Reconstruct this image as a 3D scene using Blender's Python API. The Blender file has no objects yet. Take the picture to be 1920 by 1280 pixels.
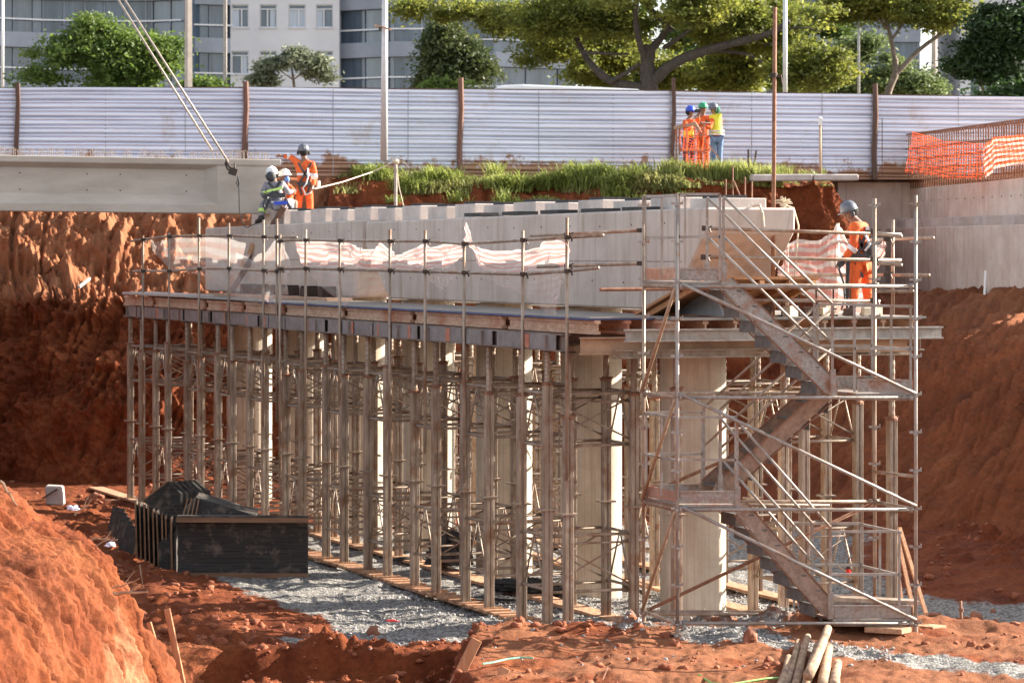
import bpy, bmesh, math, random
import numpy as np
from mathutils import Vector, Matrix
random.seed(7); RNG = np.random.default_rng(11)
SC = bpy.context.scene; COL = SC.collection
R = math.radians
# ---------------------------------------------------------------- camera
F, CZ, HZ = 5600.0, 5.4, 478.0            # focal length in photo pixels, eye height, horizon row
cam_d = bpy.data.cameras.new('camera'); cam = bpy.data.objects.new('camera', cam_d); COL.objects.link(cam)
cam.location = (0, 0, CZ); cam.rotation_euler = (R(90), 0, 0)
cam_d.sensor_width = 36; cam_d.lens = F*36/1920; cam_d.shift_y = -(640-HZ)/1920
cam_d.clip_start = .5; cam_d.clip_end = 3000
cam_d.dof.use_dof = True; cam_d.dof.focus_distance = 43; cam_d.dof.aperture_fstop = 4.0
SC.camera = cam
# ---------------------------------------------------------------- light
SUN_AZ, SUN_EL = 20.0, 23.0               # from +X towards +Y (right and behind the works)
w = bpy.data.worlds.new('World'); SC.world = w; w.use_nodes = True
nt = w.node_tree; bg = nt.nodes['Background']; sk = nt.nodes.new('ShaderNodeTexSky')
sk.sky_type = 'NISHITA'; sk.sun_disc = False; sk.sun_elevation = R(SUN_EL); sk.sun_rotation = R(90-SUN_AZ)
sk.air_density = 1.0; sk.dust_density = 1.2
hz = nt.nodes.new('ShaderNodeHueSaturation'); hz.inputs['Saturation'].default_value = .40; nt.links.new(sk.outputs[0], hz.inputs['Color'])
nt.links.new(hz.outputs[0], bg.inputs[0]); bg.inputs[1].default_value = 0.105
sd = bpy.data.lights.new('sun', 'SUN'); so = bpy.data.objects.new('sun', sd); COL.objects.link(so)
sd.energy = 5.0; sd.angle = R(.5); sd.color = (1, .91, .78)
sdir = Vector((math.cos(R(SUN_EL))*math.cos(R(SUN_AZ)), math.cos(R(SUN_EL))*math.sin(R(SUN_AZ)), math.sin(R(SUN_EL))))
so.rotation_euler = sdir.to_track_quat('Z', 'Y').to_euler(); so.location = (30, 30, 40)
SC.view_settings.view_transform = 'Standard'; SC.view_settings.look = 'None'
SC.view_settings.gamma = 1; SC.view_settings.exposure = 1.75
SC.cycles.max_bounces = 6; SC.cycles.diffuse_bounces = 4; SC.cycles.transparent_max_bounces = 16
# ---------------------------------------------------------------- helpers
def P(px, py, Y): return Vector(((px-960)*Y/F, Y, CZ-(py-HZ)*Y/F))
U = Vector((-.363, .932, 0)).normalized(); V = Vector((.932, .363, 0)).normalized(); O0 = Vector((.51, 42.9, 0))
def L(t, w, z=0.0): return O0+U*t+V*w+Vector((0, 0, z))   # along the pier cap, across it, up

def _h(i, j, k, s):
    n = (i*374761393+j*668265263+k*2147483647+s*1274126177) & 0xffffffff
    n = ((n ^ (n >> 13))*1274126177) & 0xffffffff
    return ((n ^ (n >> 16)) & 0xffff)/65535.0
def vn(p, s=0):
    p = np.asarray(p, dtype=np.float64); f = np.floor(p); d = p-f; f = f.astype(np.int64); d = d*d*(3-2*d)
    x, y, z = f[..., 0], f[..., 1], f[..., 2]; a, b, c = d[..., 0], d[..., 1], d[..., 2]; r = 0
    for i in (0, 1):
        for j in (0, 1):
            for k in (0, 1):
                r = r+(a if i else 1-a)*(b if j else 1-b)*(c if k else 1-c)*_h(x+i, y+j, z+k, s)
    return r*2-1
def fbm(p, o=4, s=0, g=.5):
    p = np.asarray(p, dtype=np.float64); r = 0; a = 1
    for i in range(o): r = r+a*vn(p*(2.03**i), s+i); a *= g
    return r
def st3(x, y, z): return np.stack(np.broadcast_arrays(x, y, z), -1)
def sst(a, b, x): t = np.clip((x-a)/(b-a), 0, 1); return t*t*(3-2*t)

WP = {}
class MB:
    def __init__(s): s.v = []; s.f = []; s.m = []; s.mi = 0
    def add(s, vs, fs):
        b = len(s.v); s.v += [tuple(v) for v in vs]; s.f += [tuple(b+i for i in f) for f in fs]; s.m += [s.mi]*len(fs); return s
    def box(s, c, d, M=None):
        x, y, z = d[0]/2, d[1]/2, d[2]/2; c = Vector(c)
        vs = [Vector((i*x, j*y, k*z)) for k in (-1, 1) for j in (-1, 1) for i in (-1, 1)]
        if M is not None: vs = [M @ v for v in vs]
        return s.add([c+v for v in vs], [(0, 2, 3, 1), (4, 5, 7, 6), (0, 1, 5, 4), (2, 6, 7, 3), (0, 4, 6, 2), (1, 3, 7, 5)])
    def bar(s, p, q, w, h, up=(0, 0, 1)):       # rectangular section, w across, h along up
        p, q = Vector(p), Vector(q); d = (q-p); l = d.length; d = d/l; up = Vector(up)
        sx = d.cross(up)
        if sx.length < 1e-4: sx = d.cross(Vector((1, 0, 0)))
        sx.normalize(); uz = sx.cross(d).normalized(); sx *= w/2; uz *= h/2
        vs = [p-sx-uz, p+sx-uz, p+sx+uz, p-sx+uz, q-sx-uz, q+sx-uz, q+sx+uz, q-sx+uz]
        return s.add(vs, [(3, 2, 1, 0), (4, 5, 6, 7), (0, 1, 5, 4), (1, 2, 6, 5), (2, 3, 7, 6), (3, 0, 4, 7)])
    def tube(s, p, q, r, n=8, r2=None, cap=True): return s.path([p, q], [r, r if r2 is None else r2], n, cap)
    def path(s, pts, r, n=8, cap=True):
        pts = [Vector(p) for p in pts]; m = len(pts)
        if not hasattr(r, '__len__'): r = [r]*m
        vs = []; ax = None
        for i, p in enumerate(pts):
            d = (pts[min(i+1, m-1)]-pts[max(i-1, 0)]).normalized()
            if ax is None: ax = d.orthogonal().normalized()
            ax = (ax-d*ax.dot(d)).normalized(); bx = d.cross(ax)
            for k in range(n):
                a = 2*math.pi*k/n; vs.append(p+(ax*math.cos(a)+bx*math.sin(a))*r[i])
        fs = [(i*n+k, i*n+(k+1) % n, (i+1)*n+(k+1) % n, (i+1)*n+k) for i in range(m-1) for k in range(n)]
        if cap: fs += [tuple(range(n-1, -1, -1)), tuple((m-1)*n+k for k in range(n))]
        return s.add(vs, fs)
    def lathe(s, c, prof, n=16, axis=(0, 0, 1)):
        c = Vector(c); M = Vector((0, 0, 1)).rotation_difference(Vector(axis)).to_matrix(); m = len(prof)
        vs = [c+M @ Vector((r*math.cos(2*math.pi*k/n), r*math.sin(2*math.pi*k/n), z)) for r, z in prof for k in range(n)]
        fs = [(i*n+k, i*n+(k+1) % n, (i+1)*n+(k+1) % n, (i+1)*n+k) for i in range(m-1) for k in range(n)]
        fs += [tuple(range(n-1, -1, -1)), tuple((m-1)*n+k for k in range(n))]
        return s.add(vs, fs)
    def prism(s, poly, ext):                     # poly: 3-D points, ext: vector
        poly = [Vector(p) for p in poly]; n = len(poly); ext = Vector(ext)
        return s.add(poly+[p+ext for p in poly], [tuple(range(n-1, -1, -1)), tuple(range(n, 2*n))]+[(i, (i+1) % n, n+(i+1) % n, n+i) for i in range(n)])
    def sphere(s, c, r, n=10, m=7, sc=(1, 1, 1)):
        c = Vector(c); vs = []; fs = []
        for j in range(m+1):
            a = math.pi*j/m
            for k in range(n):
                b = 2*math.pi*k/n; vs.append(c+Vector((math.sin(a)*math.cos(b)*sc[0], math.sin(a)*math.sin(b)*sc[1], math.cos(a)*sc[2]))*r)
        for j in range(m):
            for k in range(n): fs.append((j*n+k, (j+1)*n+k, (j+1)*n+(k+1) % n, j*n+(k+1) % n))
        return s.add(vs, fs)
    def grid(s, A):                              # A: numpy (n,m,3)
        n, m, _ = A.shape; b = len(s.v); s.v += [tuple(p) for p in A.reshape(-1, 3)]
        s.f += [(b+i*m+j, b+i*m+j+1, b+(i+1)*m+j+1, b+(i+1)*m+j) for i in range(n-1) for j in range(m-1)]
        s.m += [s.mi]*((n-1)*(m-1)); return s

def kids(parent, o):
    if parent is not None:
        o.parent = parent; pl = WP.get(parent.name, Vector((0, 0, 0))); o.location = -pl
    WP[o.name] = Vector((0, 0, 0))
def tag(o, label=None, cat=None, group=None, kind=None):
    if label: o['label'] = label
    if cat: o['category'] = cat
    if group: o['group'] = group
    if kind: o['kind'] = kind
    return o
def ob(name, mb, mat, parent=None, smooth=False, bevel=0):
    me = bpy.data.meshes.new(name); me.from_pydata(mb.v, [], mb.f); me.validate()
    for m in (mat if isinstance(mat, (list, tuple)) else [mat]): me.materials.append(m)
    if isinstance(mat, (list, tuple)) and len(me.polygons) == len(mb.m): me.polygons.foreach_set('material_index', mb.m)
    if smooth: me.polygons.foreach_set('use_smooth', [True]*len(me.polygons))
    bm = bmesh.new(); bm.from_mesh(me); bmesh.ops.recalc_face_normals(bm, faces=bm.faces)
    if bevel: bmesh.ops.bevel(bm, geom=[e for e in bm.edges if e.is_manifold and e.calc_face_angle(0) > .6], offset=bevel, segments=1, affect='EDGES')
    bm.to_mesh(me); bm.free()
    o = bpy.data.objects.new(name, me); COL.objects.link(o); kids(parent, o); return o
def nobj(name, A, mat, parent=None, smooth=True, attrs=None):   # numpy grid to one mesh
    n, m, _ = A.shape; me = bpy.data.meshes.new(name); me.vertices.add(n*m); me.vertices.foreach_set('co', A.reshape(-1).astype(np.float32))
    i = np.arange(n-1)[:, None]*m+np.arange(m-1)[None]; q = np.stack([i, i+1, i+m+1, i+m], -1).reshape(-1, 4)
    k = len(q); me.loops.add(k*4); me.loops.foreach_set('vertex_index', q.reshape(-1).astype(np.int32))
    me.polygons.add(k); me.polygons.foreach_set('loop_start', np.arange(k, dtype=np.int32)*4); me.polygons.foreach_set('loop_total', np.full(k, 4, dtype=np.int32))
    me.polygons.foreach_set('use_smooth', np.full(k, smooth)); me.materials.append(mat); me.update(calc_edges=True)
    for an, av in (attrs or {}).items():
        at = me.attributes.new(an, 'FLOAT', 'POINT'); at.data.foreach_set('value', av.reshape(-1).astype(np.float32))
    o = bpy.data.objects.new(name, me); COL.objects.link(o); kids(parent, o); return o
def quads(name, Q, mat, parent=None, attrs=None):               # Q: (k,4,3) loose quads
    k = len(Q); me = bpy.data.meshes.new(name); me.vertices.add(k*4); me.vertices.foreach_set('co', Q.reshape(-1).astype(np.float32))
    me.loops.add(k*4); me.loops.foreach_set('vertex_index', np.arange(k*4, dtype=np.int32))
    me.polygons.add(k); me.polygons.foreach_set('loop_start', np.arange(k, dtype=np.int32)*4); me.polygons.foreach_set('loop_total', np.full(k, 4, dtype=np.int32))
    me.materials.append(mat); me.update(calc_edges=True)
    o = bpy.data.objects.new(name, me); COL.objects.link(o); kids(parent, o); return o
def thing(name, label, cat, loc, group=None):
    o = bpy.data.objects.new(name, None); COL.objects.link(o); o.location = loc; o.empty_display_size = .2
    WP[o.name] = Vector(loc); return tag(o, label, cat, group)
def dup(o, dloc, label=None, rz=None):
    def rec(a, par):
        c = a.copy(); COL.objects.link(c)
        if par is not None: c.parent = par
        for ch in a.children: rec(ch, c)
        return c
    c = rec(o, None); c.location = o.location+Vector(dloc)
    if label: c['label'] = label
    return c
# ---------------------------------------------------------------- materials
MATS = {}
def mat(name, col, col2=None, rough=.8, metal=0, scale=4, bump=0, bscale=None, stretch=(1, 1, 1), trans=0, detail=6, col3=None, s3=.6, spec=.5, lo=.35, hi=.65, alpha=None, dist=.02, obrand=0):
    if name in MATS: return MATS[name]
    m = bpy.data.materials.new(name); m.use_nodes = True; t = m.node_tree; N = t.nodes; K = t.links.new; b = N['Principled BSDF']
    b.inputs['Roughness'].default_value = rough; b.inputs['Metallic'].default_value = metal; b.inputs['Specular IOR Level'].default_value = spec
    tc = N.new('ShaderNodeTexCoord'); mp = N.new('ShaderNodeMapping'); mp.inputs['Scale'].default_value = stretch; K(tc.outputs['Object'], mp.inputs[0])
    out = None
    if col2 is not None:
        n = N.new('ShaderNodeTexNoise'); n.inputs['Scale'].default_value = scale; n.inputs['Detail'].default_value = detail; n.inputs['Roughness'].default_value = .65; K(mp.outputs[0], n.inputs[0])
        r = N.new('ShaderNodeValToRGB'); r.color_ramp.elements[0].position = lo; r.color_ramp.elements[1].position = hi
        r.color_ramp.elements[0].color = (*col, 1); r.color_ramp.elements[1].color = (*col2, 1); K(n.outputs[0], r.inputs[0]); out = r.outputs[0]
    else:
        c = N.new('ShaderNodeRGB'); c.outputs[0].default_value = (*col, 1); out = c.outputs[0]
    if col3 is not None:
        n = N.new('ShaderNodeTexNoise'); n.inputs['Scale'].default_value = s3; n.inputs['Detail'].default_value = 8; n.inputs['Roughness'].default_value = .7; K(tc.outputs['Object'], n.inputs[0])
        r = N.new('ShaderNodeValToRGB'); r.color_ramp.elements[0].position = .5; r.color_ramp.elements[1].position = .64; K(n.outputs[0], r.inputs[0])
        x = N.new('ShaderNodeMix'); x.data_type = 'RGBA'; K(r.outputs[0], x.inputs[0]); K(out, x.inputs[6]); x.inputs[7].default_value = (*col3, 1); out = x.outputs[2]
    if obrand:
        oi = N.new('ShaderNodeObjectInfo'); mr = N.new('ShaderNodeMapRange'); mr.inputs[3].default_value = 1-obrand; mr.inputs[4].default_value = 1+obrand*.6; K(oi.outputs['Random'], mr.inputs[0])
        hs = N.new('ShaderNodeHueSaturation'); K(mr.outputs[0], hs.inputs['Value']); K(out, hs.inputs['Color']); out = hs.outputs[0]
    K(out, b.inputs['Base Color'])
    if bump:
        n = N.new('ShaderNodeTexNoise'); n.inputs['Scale'].default_value = bscale or scale*4; n.inputs['Detail'].default_value = 8; K(mp.outputs[0], n.inputs[0])
        bp = N.new('ShaderNodeBump'); bp.inputs['Strength'].default_value = bump; bp.inputs['Distance'].default_value = dist; K(n.outputs[0], bp.inputs['Height']); K(bp.outputs[0], b.inputs['Normal'])
    if trans:
        tr = N.new('ShaderNodeBsdfTranslucent'); K(out, tr.inputs[0]); ms = N.new('ShaderNodeMixShader'); ms.inputs[0].default_value = trans
        K(b.outputs[0], ms.inputs[1]); K(tr.outputs[0], ms.inputs[2]); K(ms.outputs[0], N['Material Output'].inputs[0])
    if alpha is not None: b.inputs['Alpha'].default_value = alpha
    m['o'] = 1; MATS[name] = m; return m

def soil(name, gravel=True):
    m = bpy.data.materials.new(name); m.use_nodes = True; t = m.node_tree; N = t.nodes; K = t.links.new; b = N['Principled BSDF']
    b.inputs['Roughness'].default_value = .95; b.inputs['Specular IOR Level'].default_value = .15
    tc = N.new('ShaderNodeTexCoord')
    def noise(sc, det=8, ro=.6):
        n = N.new('ShaderNodeTexNoise'); n.inputs['Scale'].default_value = sc; n.inputs['Detail'].default_value = det; n.inputs['Roughness'].default_value = ro; K(tc.outputs['Object'], n.inputs[0]); return n
    def ramp(src, stops):
        r = N.new('ShaderNodeValToRGB'); e = r.color_ramp.elements
        while len(e) < len(stops): e.new(.5)
        for i, (p_, c_) in enumerate(stops): e[i].position = p_; e[i].color = (*c_, 1)
        K(src, r.inputs[0]); return r
    n1 = noise(1.1); r1 = ramp(n1.outputs[0], [(.3, (.115, .027, .011)), (.52, (.215, .058, .022)), (.7, (.275, .085, .031))])
    n2 = noise(9, 10, .75); r2 = ramp(n2.outputs[0], [(.32, (.62, .6, .6)), (.6, (1.12, 1.1, 1.08))])
    mx = N.new('ShaderNodeMix'); mx.data_type = 'RGBA'; mx.blend_type = 'MULTIPLY'; mx.inputs[0].default_value = 1; K(r1.outputs[0], mx.inputs[6]); K(r2.outputs[0], mx.inputs[7]); col = mx.outputs[2]
    nb = noise(14, 12, .7); bh = nb.outputs[0]
    at0 = N.new('ShaderNodeAttribute'); at0.attribute_name = 'pale'
    mp_ = N.new('ShaderNodeMix'); mp_.data_type = 'RGBA'; K(at0.outputs['Fac'], mp_.inputs[0]); K(col, mp_.inputs[6]); mp_.inputs[7].default_value = (.40, .19, .10, 1); col = mp_.outputs[2]
    if gravel:
        vo = N.new('ShaderNodeTexVoronoi'); vo.inputs['Scale'].default_value = 26; K(tc.outputs['Object'], vo.inputs[0])
        sep = N.new('ShaderNodeSeparateColor'); K(vo.outputs['Color'], sep.inputs[0])
        rg = ramp(sep.outputs[0], [(.0, (.12, .11, .10)), (.45, (.25, .235, .22)), (1, (.42, .40, .375))])
        at = N.new('ShaderNodeAttribute'); at.attribute_name = 'gravel'
        n3 = noise(3.2, 10, .75); ad = N.new('ShaderNodeMath'); ad.operation = 'ADD'; K(at.outputs['Fac'], ad.inputs[0]); K(n3.outputs[0], ad.inputs[1])
        rm = ramp(ad.outputs[0], [(.88, (0, 0, 0)), (1.0, (1, 1, 1))])
        m2 = N.new('ShaderNodeMix'); m2.data_type = 'RGBA'; K(rm.outputs[0], m2.inputs[0]); K(col, m2.inputs[6]); K(rg.outputs[0], m2.inputs[7]); col = m2.outputs[2]
    K(col, b.inputs['Base Color'])
    bp = N.new('ShaderNodeBump'); bp.inputs['Strength'].default_value = .75; bp.inputs['Distance'].default_value = .06; K(bh, bp.inputs['Height'])
    last = bp
    if gravel:
        b2 = N.new('ShaderNodeBump'); b2.inputs['Distance'].default_value = .018; K(rm.outputs[0], b2.inputs['Strength']); K(vo.outputs['Distance'], b2.inputs['Height']); b2.invert = True; K(bp.outputs[0], b2.inputs['Normal']); last = b2
    K(last.outputs[0], b.inputs['Normal']); return m
SOIL = soil('red_soil'); SOILB = soil('bank_soil', False)

def formed(name, c1, c2, stain, vert=True, pitch=4.3, seam=.10):
    """board-marked concrete: plank seams at a fixed pitch plus blotches, in object space"""
    m = bpy.data.materials.new(name); m.use_nodes = True; t = m.node_tree; N = t.nodes; K = t.links.new; b = N['Principled BSDF']; b.inputs['Roughness'].default_value = .85
    tc = N.new('ShaderNodeTexCoord'); ge = N.new('ShaderNodeAttribute'); ge.attribute_name = 'run'
    n = N.new('ShaderNodeTexNoise'); n.inputs['Scale'].default_value = 1.4; n.inputs['Detail'].default_value = 9; n.inputs['Roughness'].default_value = .68; K(tc.outputs['Object'], n.inputs[0])
    r = N.new('ShaderNodeValToRGB'); r.color_ramp.elements[0].position = .36; r.color_ramp.elements[1].position = .62; r.color_ramp.elements[0].color = (*c1, 1); r.color_ramp.elements[1].color = (*c2, 1); K(n.outputs[0], r.inputs[0])
    mu = N.new('ShaderNodeMath'); mu.operation = 'MULTIPLY'; K(ge.outputs['Fac'], mu.inputs[0]); mu.inputs[1].default_value = pitch
    fl = N.new('ShaderNodeMath'); fl.operation = 'FLOOR'; K(mu.outputs[0], fl.inputs[0]); fr = N.new('ShaderNodeMath'); fr.operation = 'FRACT'; K(mu.outputs[0], fr.inputs[0])
    wn = N.new('ShaderNodeTexWhiteNoise'); wn.noise_dimensions = '1D'; K(fl.outputs[0], wn.inputs['W'])
    rr = N.new('ShaderNodeMapRange'); rr.inputs[3].default_value = .96; rr.inputs[4].default_value = 1.02; K(wn.outputs[0], rr.inputs[0])
    lt = N.new('ShaderNodeMath'); lt.operation = 'LESS_THAN'; K(fr.outputs[0], lt.inputs[0]); lt.inputs[1].default_value = seam
    sm = N.new('ShaderNodeMapRange'); sm.inputs[3].default_value = 1; sm.inputs[4].default_value = .83; K(lt.outputs[0], sm.inputs[0])
    pr = N.new('ShaderNodeMath'); pr.operation = 'MULTIPLY'; K(rr.outputs[0], pr.inputs[0]); K(sm.outputs[0], pr.inputs[1])
    hs = N.new('ShaderNodeHueSaturation'); K(r.outputs[0], hs.inputs['Color']); K(pr.outputs[0], hs.inputs['Value'])
    mp = N.new('ShaderNodeMapping'); mp.inputs['Scale'].default_value = (6, 6, .5); K(tc.outputs['Object'], mp.inputs[0])
    n2 = N.new('ShaderNodeTexNoise'); n2.inputs['Scale'].default_value = 1.0; n2.inputs['Detail'].default_value = 8; K(mp.outputs[0], n2.inputs[0])
    r2 = N.new('ShaderNodeValToRGB'); r2.color_ramp.elements[0].position = .52; r2.color_ramp.elements[1].position = .72; K(n2.outputs[0], r2.inputs[0])
    mx = N.new('ShaderNodeMix'); mx.data_type = 'RGBA'; K(r2.outputs[0], mx.inputs[0]); K(hs.outputs[0], mx.inputs[6]); mx.inputs[7].default_value = (*stain, 1)
    K(mx.outputs[2], b.inputs['Base Color']); bp = N.new('ShaderNodeBump'); bp.inputs['Strength'].default_value = .5; bp.inputs['Distance'].default_value = .01; K(pr.outputs[0], bp.inputs['Height']); K(bp.outputs[0], b.inputs['Normal'])
    return m
def set_run(o, fn):
    at = o.data.attributes.new('run', 'FLOAT', 'POINT'); at.data.foreach_set('value', [fn(v.co) for v in o.data.vertices])

CAPM = formed('cap_concrete', (.46, .385, .335), (.57, .49, .435), (.38, .30, .24), pitch=1.65, seam=.022)
COLM = formed('column_concrete', (.45, .375, .285), (.62, .54, .435), (.40, .32, .235), pitch=9, seam=.10)
WALLM = formed('abutment_concrete', (.56, .45, .38), (.72, .61, .53), (.54, .38, .29), pitch=1.7, seam=.03)
CONC = mat('girder_concrete', (.40, .345, .295), (.51, .45, .39), .85, scale=1.4, bump=.2, bscale=30, stretch=(.6, .6, 2))
BLOCK = mat('block_concrete', (.45, .38, .35), (.58, .51, .47), .85, scale=3, bump=.3, bscale=40)
GALV = mat('dusty_galvanised_steel', (.255, .185, .135), (.47, .375, .295), .5, .3, 7, .25, 40, (1, 1, .25), col3=(.27, .15, .09), s3=2.2, obrand=.18)
GALV2 = mat('bright_galvanised_steel', (.29, .26, .235), (.43, .39, .355), .5, .3, 9, .2, 40, (1, 1, .3), col3=(.30, .21, .15), s3=3)
STAIRM = mat('mottled_stair_steel', (.26, .225, .20), (.43, .38, .34), .6, .25, 22, .3, 60, col3=(.30, .15, .09), s3=2.5)
RUST = mat('rusty_steel', (.20, .085, .05), (.33, .17, .10), .8, .1, 12, .3, 50)
DARKIRON = mat('dark_clamp_iron', (.045, .035, .03), (.10, .07, .055), .6, .5, 20)
BEAMG = mat('grey_beam_steel', (.17, .135, .12), (.29, .24, .21), .7, .1, 3, .15, 20, col3=(.25, .16, .11), s3=1.2)
PRIMER = mat('orange_primer', (.42, .14, .08), (.50, .22, .14), .8, 0, 8)
WOOD = mat('raw_timber', (.40, .20, .11), (.58, .35, .21), .85, 0, 3, .3, 30, (8, .6, 8))
WOODP = mat('pale_formwork_timber', (.42, .25, .16), (.62, .42, .30), .85, 0, 3, .2, 30, (2, 2, 6), col3=(.42, .16, .09), s3=.9)
WOODD = mat('weathered_timber', (.085, .05, .04), (.17, .10, .075), .9, 0, 4, .5, 20, (10, 10, .8))
PLYD = mat('black_phenolic_ply', (.012, .010, .009), (.05, .04, .033), .7, 0, 3, .5, 16, (.6, .6, 14), col3=(.15, .11, .08), s3=4)
PLYB = mat('blue_edge_board', (.05, .08, .22), (.10, .14, .30), .7)
PLYT = mat('dusty_deck_board', (.17, .15, .135), (.31, .275, .24), .7, 0, 3, .2, 20)
PLYO = mat('orange_ply', (.33, .14, .05), (.46, .22, .09), .6, 0, 3, stretch=(1, 6, 1))
RUBBER = mat('black_rubber', (.02, .02, .022), (.04, .04, .04), .7, 0, 10)
# ================================================================ GROUND
def floor_h(x, y):
    px = x/np.maximum(y, 1)*F+960
    p = st3(x, y, 0)
    z = .05*fbm(p*.5, 3, 3)+.035*fbm(p*2.2, 4, 9)+.02*fbm(p*7, 3, 21)
    edge = 40.75+.35*fbm(p*st3(.5, 0, 0)+5, 3, 40)
    s = 1-sst(-.55, .2, y-edge)
    right = sst(-.95, -.35, x+.25*fbm(p*.8, 3, 41))
    cl = np.maximum(fbm(p*3.1, 4, 50), 0)
    berm = np.exp(-((y-edge+.1)/.42)**2)*sst(-.6, .5, x)*(1-sst(3.6, 4.4, x))
    z = z+s*right*(.40+.03*fbm(p*1.7, 3, 77))+berm*(.14+.20*cl)
    berm2 = np.exp(-((y-39.9-.2*x*.1)/.4)**2)*sst(2.6, 3.6, x)*(1-sst(5.2, 6.2, x)); z = z+berm2*(.05+.07*cl)
    # trench in front on the left
    tr = (1-sst(-.12, .12, y-(41.0+.3*fbm(p*st3(.7, 0, 0), 3, 60))))*(1-right)
    z = z-tr*(.55-.1*sst(-4.6, -3.2, x))+tr*cl*.16
    lip = np.exp(-((y-41.3)/.3)**2)*(1-right); z = z+lip*(.05+.22*cl)
    # left dirt shoulder
    d = (1-sst(-4.6, -2.9, x-(y-42)*-.22))*sst(41.2, 42.5, y)*(1-sst(62, 66, y)); z = z+d*(.12+.12*cl+.06*fbm(p*1.2, 3, 15))
    # right dirt apron rising to the slope
    z = z+sst(5.8, 10.5, x+(y-47)*.05)*sst(46.5, 50, y)*(.45+.25*cl)
    z = z+sst(35, 20, y)*.0
    return z
def gravel_m(x, y):
    p = st3(x, y, 0); n = .5*fbm(p*.6, 3, 90)
    xl = np.interp(y, [41.5, 42.2, 43.7, 45.7, 49.4, 55, 62, 70], [-.2, -2.6, -2.6, -3.6, -4.7, -6.2, -8.5, -10])
    g = sst(-.35, .35, x-xl+n*.5)*sst(40.9, 41.6, y+n*.3)
    g = g*(1-sst(5.6, 7.2, x+n)*sst(46.0, 48.0, y+n))
    g = g*(1-sst(57, 63, y+2*n))
    # spills on the plateau
    def streak(ax, ay, bx, by, wd):
        t = np.clip(((x-ax)*(bx-ax)+(y-ay)*(by-ay))/((bx-ax)**2+(by-ay)**2), 0, 1)
        d = np.hypot(x-ax-t*(bx-ax), (y-ay-t*(by-ay)))
        return 1-sst(wd*.3, wd, d+.35*n)
    g2 = np.maximum(streak(2.6, 39.4, 4.2, 37.6, .8), streak(4.0, 37.4, 6.6, 35.4, .75))
    g2 = np.maximum(g2, streak(-.2, 40.9, 3.5, 40.1, .5)*.72)
    g3 = streak(-3.0, 41.9, -1.6, 42.2, .5)
    return np.maximum(np.maximum(g, g2), g3)*.62
ys = [24.0]
while ys[-1] < 80: ys.append(ys[-1]+(.075 if 33.5 < ys[-1] < 46 else .13 if ys[-1] < 72 else .5))
ys = np.array(ys); xs = np.linspace(-.235, .215, 640)
YY, TT = np.meshgrid(ys, xs, indexing='ij'); XX = TT*YY
ZZ = floor_h(XX, YY)
ground = nobj('pit_ground', np.stack([XX, YY, ZZ], -1), SOIL, attrs={'gravel': gravel_m(XX, YY), 'pale': .42*(1-sst(40.4, 41.2, YY))*sst(-1, 0, XX)*sst(-.5, .4, fbm(st3(XX, YY, 0)*.9, 4, 99)+.25)}); tag(ground, kind='structure')
def gz(x, y): return float(floor_h(np.array([float(x)]), np.array([float(y)]))[0])

def loft(name, st, nu, nv, seed, rill, amp=.35, slant=.6, dens=None, rf=1.1, small=.05, billow=False, streak=.03):
    """st: stations of (u, foot xyz, lip xyz, bench xyz, crest xyz, back xyz)"""
    us = np.array([s[0] for s in st], float); K = np.array([[list(q) for q in s[1:]] for s in st], float)   # (n,5,3)
    uu = np.linspace(us[0], us[-1], nu) if dens is None else np.interp(np.linspace(0, 1, nu), dens[0], dens[1])
    vk = np.array([0, .52, .58, .92, 1.0]); vv = np.linspace(0, 1, nv)
    C = np.empty((nu, 5, 3))
    for a in range(5):
        for b in range(3): C[:, a, b] = np.interp(uu, us, K[:, a, b])
    k = np.ones(31)/31
    for a in range(5):
        for b in range(3): C[:, a, b] = np.convolve(np.pad(C[:, a, b], 15, mode='edge'), k, 'valid')
    A = np.empty((nu, nv, 3))
    for b in range(3):
        for i in range(nu): A[i, :, b] = np.interp(vv, vk, C[i, :, b])
    for _ in range(3): A[:, 1:-1] = .25*A[:, :-2]+.5*A[:, 1:-1]+.25*A[:, 2:]
    du = np.gradient(A, axis=0); dv = np.gradient(A, axis=1); n = np.cross(du, dv); n /= np.linalg.norm(n, axis=-1, keepdims=True)+1e-9
    if n[..., 2].mean() < 0: n = -n
    S = np.cumsum(np.linalg.norm(np.diff(A[:, 0], axis=0, prepend=A[:1, 0]), axis=-1))[:, None]*np.ones((1, nv)); H = A[..., 2]
    wv = np.sin(np.pi*np.clip(vv, 0, 1))**.5; wv = np.clip(wv, .25, 1)[None]
    q = st3((S+H*slant)*rf+.35*fbm(st3(S*.6, H*.5, 1.), 2, seed+7), H*.16, 0.)
    rl = fbm(q, 3, seed); rl = (np.minimum(np.abs(rl)*1.6, .55)-.3) if billow else -np.abs(rl)+.25
    q2 = st3((S+H*slant)*rf*3.1, H*.5, 3.); rl2 = (np.abs(fbm(q2, 3, seed+3))-.2) if billow else -np.abs(fbm(q2, 3, seed+3))+.2
    d = rill*rl+rill*.38*rl2+amp*fbm(A*.55, 3, seed+11)+amp*.4*fbm(A*1.9, 4, seed+12)+small*fbm(A*6.5, 4, seed+13, .6)+streak*fbm(st3((S+H*slant)*9, H*.9, 5.), 3, seed+21)
    A = A+n*(d*wv)[..., None]
    return A
def sta(u, *q): return (u,)+q
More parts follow.
